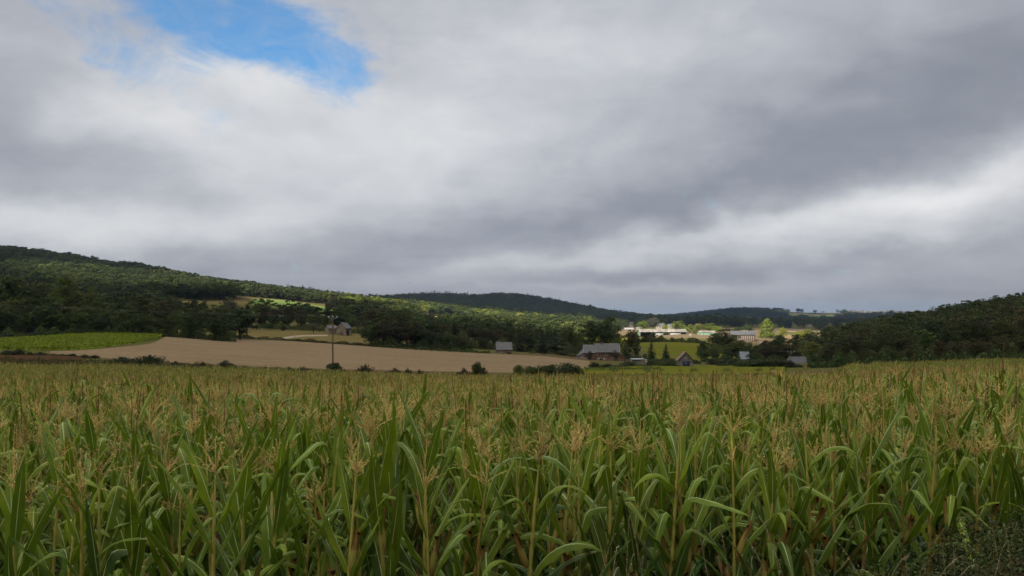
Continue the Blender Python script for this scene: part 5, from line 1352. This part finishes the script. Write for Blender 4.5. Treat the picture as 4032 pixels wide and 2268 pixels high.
house(2488, 960, 12, 1269, 1273, 'tiny far cottage under the dark tree line', 'cream', 'slate', 0.0, nwin=1)
house(2086, 900, 26, 1252, 1259, 'grey-roofed house alone among sunlit trees below the middle hill', 'cream', 'fibro', math.radians(25), nwin=2)
house(2104, 470, 18, 1330, 1339, 'grey roof glimpsed between conifers behind the barn', 'stone', 'slate_blue', 0.0, nwin=1)
house(3165, 1150, 13, 1278, 1282, 'little cream cottage, left one at the brown field top', 'cream', 'fibro', 0.0, nwin=1)
house(3200, 1150, 16, 1277, 1282, 'little cream cottage, right one at the brown field top', 'cream', 'rust', math.radians(20), nwin=1)
house(420, 300, 14, 1204, 1209, 'pale cottage wall glimpsed through the left wood', 'cream', 'slate', 0.3, nwin=1)
# far town on the ridge
rgt = np.random.default_rng(9)
for i in range(34):
    px = 3352 + i * 8.0 + rgt.uniform(-3, 3); d = float(rgt.uniform(3800, 3990)); row_ = 1232 - rgt.uniform(-3, 6)
    wpx = rgt.uniform(6, 15); top = row_ - 5 - rgt.uniform(0, 3.5); ev = top + 3
    p_ = at(px, d); k_ = d / F; r = empty('town_house', (p_.x, p_.y, p_.z), rgt.uniform(-.4, .4))
    zf = lambda y_: (HZ - y_) * k_ - p_.z
    hh = float(rgt.uniform(6, 12)); w_ = wpx * k_ / 2 ; wl = ['cream', 'white', 'stone', 'render'][rgt.integers(0, 4)]; rl = ['slate', 'rust', 'fibro', 'slate'][rgt.integers(0, 4)]
    part('wall', M[wl], r, lambda m: gable_walls(m, -w_, w_, 0, 12, -6, hh, hh + 4)); part('roof', M[rl], r, lambda m: prism_roof(m, -w_, w_, 0, 12, hh, hh + 4, .5, .3))
    tag(r, 'distant town building, %s from left along the far ridge' % ordinal(i + 1), 'building', 'town buildings on the far ridge')

# ------------------------------------------------------------------ poles and wires
M['pole'] = noisy('pole_wood', (0.15, 0.12, 0.085), (0.24, 0.20, 0.15), 2.0, 0.85, 0.2, 0.3, stretch=(1, 1, .15), c3=(0.10, 0.06, 0.035), scale3=0.5)
M['concrete'] = noisy('concrete_pole', (0.27, 0.27, 0.25), (0.36, 0.36, 0.33), 1.5, 0.85)
M['steel'] = noisy('galvanised_steel', (0.15, 0.15, 0.145), (0.21, 0.21, 0.205), 6.0, 0.45, 0.5)
M['insul'] = noisy('glass_insulator', (0.28, 0.36, 0.33), (0.40, 0.48, 0.45), 10.0, 0.2, 0.6)
M['wire'] = noisy('wire', (0.05, 0.05, 0.05), (0.08, 0.08, 0.08), 4.0, 0.5, 0.4)
LINE_DIR = Vector((72, 118, 0)).normalized(); SIDE = Vector((LINE_DIR.y, -LINE_DIR.x, 0))
def pole(px, d, top, label, mat='pole', half=.95, seen=True):
    p_ = at(px, d) if not isinstance(px, Vector) else px
    zt = ((HZ - top) / F * d) if top is not None else p_.z + 9
    H = zt - p_.z; r = empty('utility_pole', p_)
    r.rotation_euler = (0, 0, math.atan2(SIDE.y, SIDE.x) if d < 200 else 0)
    s = 1.0
    mb = MB(); mb.tube([(0, 0, -.6), (0, 0, H * .5), (0, 0, H - .55)], [.16, .13, .10], 10); mb.build('shaft', M[mat], r, True)
    mb = MB()
    mb.tube([(0, 0, H - 1.0), (-.32, 0, H - .42), (-.62, 0, H - .40), (-half, 0, H - .34)], .045, 6)
    mb.tube([(0, 0, H - 1.0), (.32, 0, H - .42), (.62, 0, H - .40), (half, 0, H - .34)], .045, 6)
    mb.tube([(-.34, 0, H - .40), (0, 0, H - .27), (.34, 0, H - .40)], .045, 6)
    mb.build('bracket', M['steel'], r)
    tips = []
    for x_, z0 in ((-half, H - .34), (0, H - .27), (half, H - .34)):
        mb = MB(); lathe(mb, (x_, 0, z0), [(.01, 0), (.04, 0), (.04, .06), (.14, .08), (.155, .15), (.09, .19), (.13, .21), (.10, .27), (.05, .31), (.01, .32)], 12); mb.build('insulator', M['insul'], r, True)
        tips.append(Matrix.Translation(r.location) @ r.rotation_euler.to_matrix().to_4x4() @ Vector((x_, 0, z0 + .26)))
    tag(r, label, 'utility pole'); return tips
def wires(t1, t2, sag, labs):
    for i, (a, b_) in enumerate(zip(t1, t2)):
        n = 40; s = np.linspace(0, 1, n); P = np.array([list(a.lerp(b_, float(k_))) for k_ in s]); P[:, 2] -= 4 * sag * s * (1 - s)
        mb = MB(); mb.tube(P, .008, 5); o = mb.build('power_line', M['wire'])
        tag(o, labs % ('left', 'middle', 'right')[i], 'power line', 'wires of the overhead line')
tA = pole(1310, 122, 1244, 'tall wooden utility pole with three pale insulators in front of stubble')
pprev = Vector((-101.6, 4.0, 0)); pprev.z = float(TZ(pprev.x, 12.0)); 
tB = pole(2528, 240, 1366, 'concrete utility pole standing left of the spruce', 'concrete')
tC = pole(3114, 222, 1382, 'dark wooden utility pole beside the long slate cottage', 'pole')
tD = pole(3444, 250, 1390, 'utility pole almost lost against the right wood', 'concrete')
t0 = [Vector((-101.6, 4.0, 7.6)) + SIDE * s for s in (-.95, 0, .95)]
mb = MB(); zb_ = float(TZ(-101.6, 4.0)); mb.tube([(-101.6, 4, zb_ - .6), (-101.6, 4, 7.3)], [.16, .1], 8)
o = mb.build('utility_pole', M['pole']); tag(o, 'wooden pole of the same line beyond the left edge', 'utility pole')
wires(t0, tA, 1.6, 'overhead wire from beyond left to the tall pole, %s strand')
wires(tA, tB, 2.0, 'overhead wire from tall pole to concrete pole, %s strand')
wires(tB, tC, 0.8, 'overhead wire from concrete pole to dark pole, %s strand')
wires(tC, tD, 0.6, 'overhead wire from dark pole to far right pole, %s strand')
# small posts, gate
def post(px, d, top, label, mat='cream', r_=.07):
    p_ = at(px, d); zt = (HZ - top) / F * d; mb = MB(); mb.tube([(0, 0, -.3), (0, 0, zt - p_.z)], [r_, r_ * .9], 6); o = mb.build('post', M[mat]); o.location = p_
    tag(o, label, 'post'); return o
post(1159, 330, 1308, 'white marker post at the bend of the dirt track', 'white', .09); post(2817, 262, 1405, 'pale post between two dark bushes in the field'); post(2938, 900, 1262, 'thin distant pole on the brown field', 'concrete', .15)
post(1401, 380, 1308, 'short pale post right of the stone barn'); post(2105, 330, 1384, 'clothes post by the conifers, left one'); post(2135, 330, 1388, 'clothes post by the conifers, right one')
p_ = at(1517, 119.5); r = empty('field_gate', p_, .5)
def gt(m):
    for x_ in (-.75, -.3, .35, .8): m.tube([(x_, 0, -.3), (x_, 0, .95 if abs(x_) > .4 else 1.0)], .035, 5)
    for z in (.35, .9): m.tube([(-.75, 0, z), (.8, 0, z)], .025, 5)
    m.tube([(-.3, 0, .4), (.35, 0, .95)], .025, 5)
mb = MB(); gt(mb); mb.build('frame', M['rust'], r); mb = MB(); mb.tube([(1.5, 0, -.3), (1.5, 0, .8)], .05, 6); mb.build('gate_post', M['wood'], r)
tag(r, 'small rusty metal gate frame at the stubble edge right of the pole', 'gate')
# stones / pallets at the wood edge
for px, d, L_, lb in ((1500, 262, 4.2, 'pale pile of planks at the wood edge, longer one'), (1532, 262, 2.6, 'pale pile of planks at the wood edge, second one'), (1565, 262, 2.8, 'pale heap of stones at the wood edge')):
    p_ = at(px, dist_at(px, 1366 + (px - 1500) * .07, 200, 330)); mb = MB(); rg = np.random.default_rng(px)
    for j in range(7): mb.box(-L_/2 + rg.uniform(0, .5), L_/2 - rg.uniform(0, .5), -.5 + j % 2 * .5, -.05 + j % 2 * .5, -.2 + .16 * (j // 2) + .003 * j, -.05 + .16 * (j // 2) + .003 * j)
    o = mb.build('plank_pile', M['stone']); o.location = p_; o.rotation_euler = (0, 0, .15); tag(o, lb, 'pile')
# blue car-like tarpaulin by the shed: a parked pale-blue car
p_ = at(3002, 530); r = empty('parked_car', p_, .3)
def body(m):
    prof = [(-2.1, .35), (-2.15, .8), (-1.5, .95), (-.9, 1.42), (.6, 1.45), (1.2, .98), (2.05, .82), (2.1, .35)]
    for i in range(len(prof)):
        a, b_ = prof[i], prof[(i + 1) % len(prof)]; m.poly([(a[0], -.85, a[1]), (a[0], .85, a[1]), (b_[0], .85, b_[1]), (b_[0], -.85, b_[1])])
    m.poly([(a_, -.85, z) for a_, z in prof[::-1]]); m.poly([(a_, .85, z) for a_, z in prof])
M['car_blue'] = noisy('car_paint', (0.30, 0.40, 0.52), (0.34, 0.44, 0.56), 1.0, 0.25, 0.5)
part('body', M['car_blue'], r, body)
part('window', M['glass'], r, lambda m: m.poly([(-1.3, -.87, .98), (1.0, -.87, 1.0), (.55, -.87, 1.36), (-.85, -.87, 1.34)]))
for x_ in (-1.35, 1.3):
    for y_ in (-.87, .7): part('wheel', M['dark_in'], r, lambda m: m.tube([(x_, y_, .33), (x_, y_ + .17, .33)], .33, 12))
tag(r, 'pale blue car parked right of the timber shed', 'car')

# ------------------------------------------------------------------ bird
p_ = Vector(((1612 - CX) / F * 230, 230, (HZ - 1113) / F * 230)); mb = MB()
s = np.linspace(0, 1, 9); rr = np.array([.005, .035, .05, .06, .062, .055, .04, .02, .008])
mb.tube(np.stack([(s - .5) * .42, 0 * s, .01 * np.sin(s * 3)], 1), rr, 8, cap=False)
for sg in (-1, 1):
    a = [(.05, sg * .03, .02), (.14, sg * .22, .09), (.06, sg * .50, .03), (-.06, sg * .24, .07), (-.09, sg * .03, .015)]
    mb.poly(a if sg == 1 else a[::-1]); mb.poly([(x_, y_, z - .01) for x_, y_, z in (a[::-1] if sg == 1 else a)])
mb.poly([(-.17, -.02, 0), (-.17, .02, 0), (-.34, .07, 0), (-.34, -.07, 0)])
M['feather'] = noisy('dark_feathers', (0.02, 0.018, 0.016), (0.04, 0.035, 0.03), 20.0)
o = mb.build('bird', M['feather'], smooth=True); o.location = p_; o.rotation_euler = (0.2, 0, .3); tag(o, 'small dark bird flying above the wooded ridge', 'bird')

# ------------------------------------------------------------------ green crop beside the stubble, with standing stems
mb = MB(); rg = np.random.default_rng(8); xs, ds = [], []
n = 52000; px = rg.uniform(-120, 636, n); 
nr_ = np.interp(px, [-120, 0, 200, 300, 420, 520, 580, 636], [1374, 1374, 1379, 1377, 1366, 1352, 1341, 1326]); 
fr_ = np.interp(px, [-120, 0, 200, 290, 300, 420, 520, 636], [1345, 1338, 1325, 1318, 1306, 1306, 1308, 1316])
pxs = np.linspace(-120, 636, 60)
dn = np.array([dist_at(a_, float(np.interp(a_, [-120, 0, 200, 300, 420, 520, 580, 636], [1376, 1376, 1381, 1378, 1368, 1355, 1344, 1332])), 125, 300) for a_ in pxs])
df = np.array([dist_at(a_, float(np.interp(a_, [-120, 0, 200, 290, 300, 420, 520, 636], [1346, 1340, 1326, 1317, 1310, 1309, 1311, 1322])), 130, 300) for a_ in pxs])
d = np.interp(px, pxs, dn) + rg.uniform(0, 1, n) * (np.interp(px, pxs, df) - np.interp(px, pxs, dn))
P = np.stack([(px - CX) / F * d, d, TZ((px - CX) / F * d, d)], 1)
P[:, 2] += rg.uniform(0.25, 0.95, n)
Nn = rg.normal(0, 1, (n, 3)); Nn[:, 2] = np.abs(Nn[:, 2]) * .8 + .2; Nn[:, 1] -= .4; Nn /= np.linalg.norm(Nn, axis=1)[:, None]
cards(mb, P, Nn, 0.30, rg, rg.uniform(0, 1, n), asp=.5)
M['crop_leaf'] = foliage('crop_leaf', (0.15, 0.21, 0.012), (0.26, 0.31, 0.020), (0.26, 0.28, 0.02), .3)
o = mb.build('green_crop', M['crop_leaf']); tag(o, kind='stuff')
patch('crop_field', M['crop'], list(pxs[::6]), list(dn[::6]), list(df[::6]), dr=True, off=.25, lift=.3)
# rough growth along the field margins
def margin(name, mat, line, n, h, size, seed, spread=2.0):
    rg = np.random.default_rng(seed); L_ = np.array(line, float); t = rg.uniform(0, len(L_) - 1, n)
    px = np.interp(t, range(len(L_)), L_[:, 0]); d = np.interp(t, range(len(L_)), L_[:, 1]) + rg.normal(0, spread, n)
    X = (px - CX) / F * d; hv = h * (0.35 + 0.65 * np.abs(np.sin(px * .05) * np.sin(px * .021 + 1)))
    P = np.stack([X, d, TZ(X, d) + rg.uniform(0, 1, n) * hv], 1); Nn = rg.normal(0, 1, (n, 3)); Nn[:, 2] = np.abs(Nn[:, 2]); Nn /= np.linalg.norm(Nn, axis=1)[:, None]
    mb = MB(); cards(mb, P, Nn, size, rg, rg.uniform(0, 1, n), asp=.5); o = mb.build(name, mat); tag(o, kind='stuff')
dL = lambda pts, a, b_: [(px, dist_at(px, y_, a, b_)) for px, y_ in pts]
margin('bank_undergrowth', M['fol_brown'], dL([(925, 1332), (1100, 1340), (1200, 1346), (1300, 1353), (1400, 1360), (1470, 1364)], 230, 360), 5000, 1.5, .28, 4, 2.5)
margin('wood_edge_undergrowth', M['fol'], dL([(640, 1322), (760, 1326), (900, 1330), (1000, 1334)], 220, 340), 4000, 2.0, .3, 5, 2)
margin('wood_edge_undergrowth', M['fol'], dL([(1450, 1364), (1600, 1375), (1750, 1384), (1930, 1393)], 230, 345), 5000, 1.6, .3, 6, 3)
def under(line, seed, n=5000, h=3.0, sp=2.0, mat='fol', size=.30):
    margin('undergrowth', M[mat], line, int(n * 1.7), h, size, seed, sp)
under([(-60, 236), (200, 236), (300, 246), (600, 248), (930, 250)], 60, 12000, 4.0, 3)
under([(940, 425), (1100, 425), (1300, 425), (1440, 420)], 61, 7000, 4.0, 4)
under([(1455, 308), (1650, 308), (1860, 312)], 62, 9000, 4.5, 3)
under([(1850, 352), (2050, 348), (2300, 345)], 63, 12000, 6.0, 6)
under([(2500, 500), (2600, 500), (2780, 498)], 64, 6000, 4.0, 4)
under([(2765, 420), (2900, 415), (3000, 420)], 65, 6000, 4.5, 5)
under([(2760, 312), (2900, 308), (2990, 305)], 66, 6000, 3.2, 3)
under([(2960, 280), (3100, 278), (3360, 275)], 67, 9000, 3.6, 5)
under([(3180, 184), (3500, 176), (3800, 168), (4100, 164)], 68, 14000, 3.0, 3)
under([(3280, 218), (3500, 214), (3800, 206), (4100, 200)], 69, 10000, 5.0, 5)
under([(3080, 415), (3200, 412), (3420, 410)], 70, 6000, 3.5, 5)
under([(2560, 285), (2680, 280), (2760, 276)], 71, 4000, 1.3, 2)
under([(2440, 318), (2500, 315), (2545, 300)], 72, 3500, 3.0, 4)
margin('verge_weeds', M['fol'], [(350, 126), (700, 124), (1000, 122), (1400, 120), (1900, 116), (2300, 108)], 13000, 1.15, .10, 7, 1.3)
margin('pasture_weeds', M['fol_light'], [(2300, 150), (2400, 155), (2500, 165), (2600, 175)], 4000, .7, .18, 14, 8)
margin('pasture_tufts', M['fol'], [(2300, 128), (2450, 130), (2650, 125), (2900, 120), (3050, 140)], 22000, .38, .085, 15, 22)
margin('pasture_grass', M['fol_light'], [(2320, 165), (2500, 165), (2700, 160), (2900, 160), (3100, 170)], 26000, .34, .10, 17, 24)
margin('pasture_grass', M['crop_leaf'], [(2320, 120), (2500, 130), (2700, 130), (2900, 135), (3100, 150)], 12000, .30, .09, 18, 30)
margin('red_weeds', M['fol_brown'], [(-60, 122), (150, 122), (350, 121)], 5000, 1.0, .14, 16, 3)

# ------------------------------------------------------------------ brambles and grass at the lower right
M['bramble'] = tint_mat('bramble_leaf', (0.034, 0.062, 0.016), (0.110, 0.105, 0.042), 0.8, .15, 5)
rg = np.random.default_rng(6)
n = 48000; X = rg.uniform(1.0, 4.4, n); Y = rg.uniform(3.0, 4.5, n)
def bram(X, Y): return -1.40 + 0.42 * np.clip((X - 2.0) / 1.0, -1, 1) + 0.05 * np.sin(X * 9) * np.sin(Y * 7) - 0.10 * np.abs(Y - 3.7) - 0.04
zt = bram(X, Y); t = rg.random(n) ** .6; g0 = TZ(X, Y); zz = zt - (1 - t) * 0.35
P = np.stack([X, Y, zz + rg.normal(0, .03, n)], 1); Nn = rg.normal(0, 1, (n, 3)); Nn[:, 2] = np.abs(Nn[:, 2]) + .2; Nn /= np.linalg.norm(Nn, axis=1)[:, None]
mb = MB(); cards(mb, P, Nn, 0.012, rg, np.clip(rg.normal(.3, .35, n), 0, 1), asp=.48)
for i in range(150):   # arching stems
    x0, y0 = rg.uniform(1.2, 4.0), rg.uniform(3.2, 4.2); z0 = float(bram(np.array([x0]), np.array([y0]))[0]) - .2; a = rg.uniform(0, 6.28); L_ = rg.uniform(.15, .4)
    mb.tube([(x0, y0, z0), (x0 + math.cos(a) * L_ * .5, y0 + math.sin(a) * L_ * .3, z0 + .22), (x0 + math.cos(a) * L_, y0 + math.sin(a) * L_ * .5, z0 + .2)], .0022, 3, a=.6, cap=False)
o = mb.build('brambles', M['bramble']); tag(o, kind='stuff')
# bank under the brambles
xs = np.linspace(.6, 5.2, 40); yl = np.linspace(2.2, 4.7, 20); XX, YY = np.meshgrid(xs, yl); ZZ = bram(XX, YY) - .30; ZZ = np.where((XX < .9) | (YY > 4.5), TZ(XX, YY) - .2, ZZ)
ii = np.arange(XX.size).reshape(XX.shape); mb = MB(); mb.quads(np.stack([XX, YY, ZZ], -1).reshape(-1, 3), np.stack([ii[:-1, :-1], ii[:-1, 1:], ii[1:, 1:], ii[1:, :-1]], -1).reshape(-1, 4))
o = mb.build('bank', M['soil'], smooth=True); tag(o, kind='structure')
M['straw'] = tint_mat('grass_straw', (0.22, 0.18, 0.09), (0.46, 0.40, 0.24), 0.7, .1, 30)
# flowering grass stalks: (photo x,y of base, photo x,y of tip, distance)
GS = [(2310, 2300, 2425, 2105, 3.4), (2440, 2300, 2505, 2200, 3.4), (2560, 2270, 2462, 1960, 3.5), (2462, 2300, 2490, 2050, 3.5), (2390, 2300, 2430, 2155, 3.3), (2820, 2290, 2745, 2050, 3.6),
      (3110, 2290, 2990, 2040, 3.5), (3150, 2300, 3020, 2060, 3.55), (3100, 2280, 2935, 2115, 3.6), (2895, 2290, 2860, 2120, 3.4), (3480, 2260, 3320, 2150, 3.6), (3560, 2290, 3790, 2190, 3.6),
      (3730, 2300, 3675, 2120, 3.6), (3760, 2260, 3735, 2130, 3.7), (3960, 2180, 3900, 2030, 3.9), (4010, 2220, 3990, 2080, 3.9), (2760, 2300, 2700, 2180, 3.4), (3260, 2300, 3205, 2190, 3.5), (3620, 2300, 3830, 2215, 3.5), (2945, 2290, 2960, 2190, 3.4),
      (3860, 2290, 3930, 2120, 3.6), (3400, 2290, 3560, 2180, 3.5)]
for i, (bx_, by_, tx_, ty_, d_) in enumerate(GS):
    a = np.array([(bx_ - CX) / F * d_, d_, (HZ - by_) / F * d_]); b_ = np.array([(tx_ - CX) / F * d_, d_ + rg.uniform(-.1, .1), (HZ - ty_) / F * d_])
    a2 = a + (a - b_) * 1.2; a2[2] = max(a2[2], float(TZ(a[0], d_)) + .0) ; base = np.array([a2[0], d_ - .02, float(TZ(a2[0], d_))])
    s = np.linspace(0, 1, 12)[:, None]; mid = a * .6 + b_ * .4 + np.array([0, 0, .03])
    P = (1 - s) ** 2 * base + 2 * s * (1 - s) * mid + s ** 2 * b_
    r = empty('grass_stalk', tuple(base)); 
    mb = MB(); mb.tube(P - base, np.linspace(.0019, .0009, 12), 4, a=.5, cap=False); mb.build('stem', M['straw'], r)
    mb = MB(); k_ = 26; t = rg.uniform(.62, 1.0, k_); Q = np.stack([np.interp(t, s[:, 0], P[:, j]) for j in range(3)], 1) - base; Dv = (b_ - mid) / np.linalg.norm(b_ - mid)
    for q_ in Q:
        o_ = rg.normal(0, 1, 3); e_ = Dv * .010 + o_ * .0035; sd = np.cross(e_, rg.normal(0, 1, 3)); sd = sd / np.linalg.norm(sd) * .0018
        mb.quads([q_, q_ + e_ * .5 + sd, q_ + e_, q_ + e_ * .5 - sd], [[0, 1, 2, 3]], a=float(rg.uniform(.3, 1)))
    mb.build('seed_head', M['straw'], r)
    tag(r, 'pale flowering grass stalk, %s from left before the maize' % ordinal(sorted(range(len(GS)), key=lambda j: GS[j][2]).index(i) + 1), 'grass stalk', 'grass stalks at the field edge')

# ------------------------------------------------------------------ cloud deck overhead and behind the camera: unseen sheet added to block sun from the near land
HC = 2500.0
SH = np.array([SDIR.x, SDIR.y]) / SDIR.z * HC      # a ground point is shaded by the deck point displaced by this
def lit(X, Y):
    """signed openness of the cloud over ground point X,Y: > 0 where sun comes through"""
    px = CX + F * X / np.maximum(Y, 50); 
    wob = 55 * np.sin(X * .011 + 1) + 45 * np.sin(Y * .013 + X * .006) + 28 * np.sin(X * .031 + Y * .02)
    def ell(cx, cy, rx, ry): return 1 - np.sqrt(((X - cx + wob * .5) / rx) ** 2 + ((Y - cy + wob * .4) / ry) ** 2)
    f = np.maximum.reduce([ell(150, 715, 260, 135), ell(-120, 930, 230, 150), ell(60, 860, 200, 190), ell(-320, 850, 170, 140), ell(320, 790, 190, 110), ell(1430, 3450, 200, 330), ell(1960, 3880, 350, 170)])
    return f
nx, ny = 170, 190
gx = np.linspace(-2600, 3400, nx); gy = np.linspace(-2500, 5200, ny)      # ground coordinates of the shadow
GX, GY = np.meshgrid(gx, gy)
fine = lambda a, b_, s0, s1, st: np.unique(np.concatenate([np.arange(a, s0, 120.), np.arange(s0, s1, st), np.arange(s1, b_, 120.)]))
gx = fine(-2600, 3400, -560, 1500, 17.); gy = fine(-400, 5200, 460, 1500, 17.); GX, GY = np.meshgrid(gx, gy)
DX = GX + SH[0]; DY = GY + SH[1]; DZ = HC + 60 * np.sin(GX * .004) * np.sin(GY * .005 + 1) + 14 * np.sin(GX * .03) * np.sin(GY * .027)
ii = np.arange(GX.size).reshape(GX.shape); q = np.stack([ii[:-1, :-1], ii[:-1, 1:], ii[1:, 1:], ii[1:, :-1]], -1).reshape(-1, 4)
cxm = (GX[:-1, :-1] + GX[1:, 1:]) / 2; cym = (GY[:-1, :-1] + GY[1:, 1:]) / 2
op = lit(cxm, cym).ravel() + np.random.default_rng(2).normal(0, .10, cxm.size)
mb = MB(); mb.quads(np.stack([DX, DY, DZ], -1).reshape(-1, 3), q[op < 0.0])
m, gg, oo = newmat('cloud'); tr = gg.n('ShaderNodeBsdfTranslucent'); tr.inputs[0].default_value = (0.97, 0.97, 0.95, 1); df_ = gg.n('ShaderNodeBsdfDiffuse'); df_.inputs[0].default_value = (0.8, 0.82, 0.86, 1)
ad = gg.n('ShaderNodeMixShader'); ad.inputs[0].default_value = .10; gg.nt.links.new(tr.outputs[0], ad.inputs[1]); gg.nt.links.new(df_.outputs[0], ad.inputs[2]); gg.nt.links.new(ad.outputs[0], oo.inputs[0])
o = mb.build('cloud', m, smooth=True); tag(o, kind='structure')  # added out of view; gaps cut so that sun reaches the valley patches
print('tris', sum(len(m_.polygons) for m_ in bpy.data.meshes))

# ------------------------------------------------------------------ air
allz = float(ZZ_MIN)
mb = MB(); mb.box(-12500, 12500, -1500, 9500, allz - 1.0, 190.0)
m, gg, oo = newmat('haze'); pv = gg.n('ShaderNodeVolumePrincipled'); pv.inputs['Color'].default_value = (0.42, 0.62, 0.92, 1)
pv.inputs['Density'].default_value = 0.00011; pv.inputs['Anisotropy'].default_value = 0.1
gg.nt.links.new(pv.outputs[0], oo.inputs['Volume'])
m.cycles.homogeneous_volume = True
o = mb.build('haze', m); tag(o, kind='stuff')
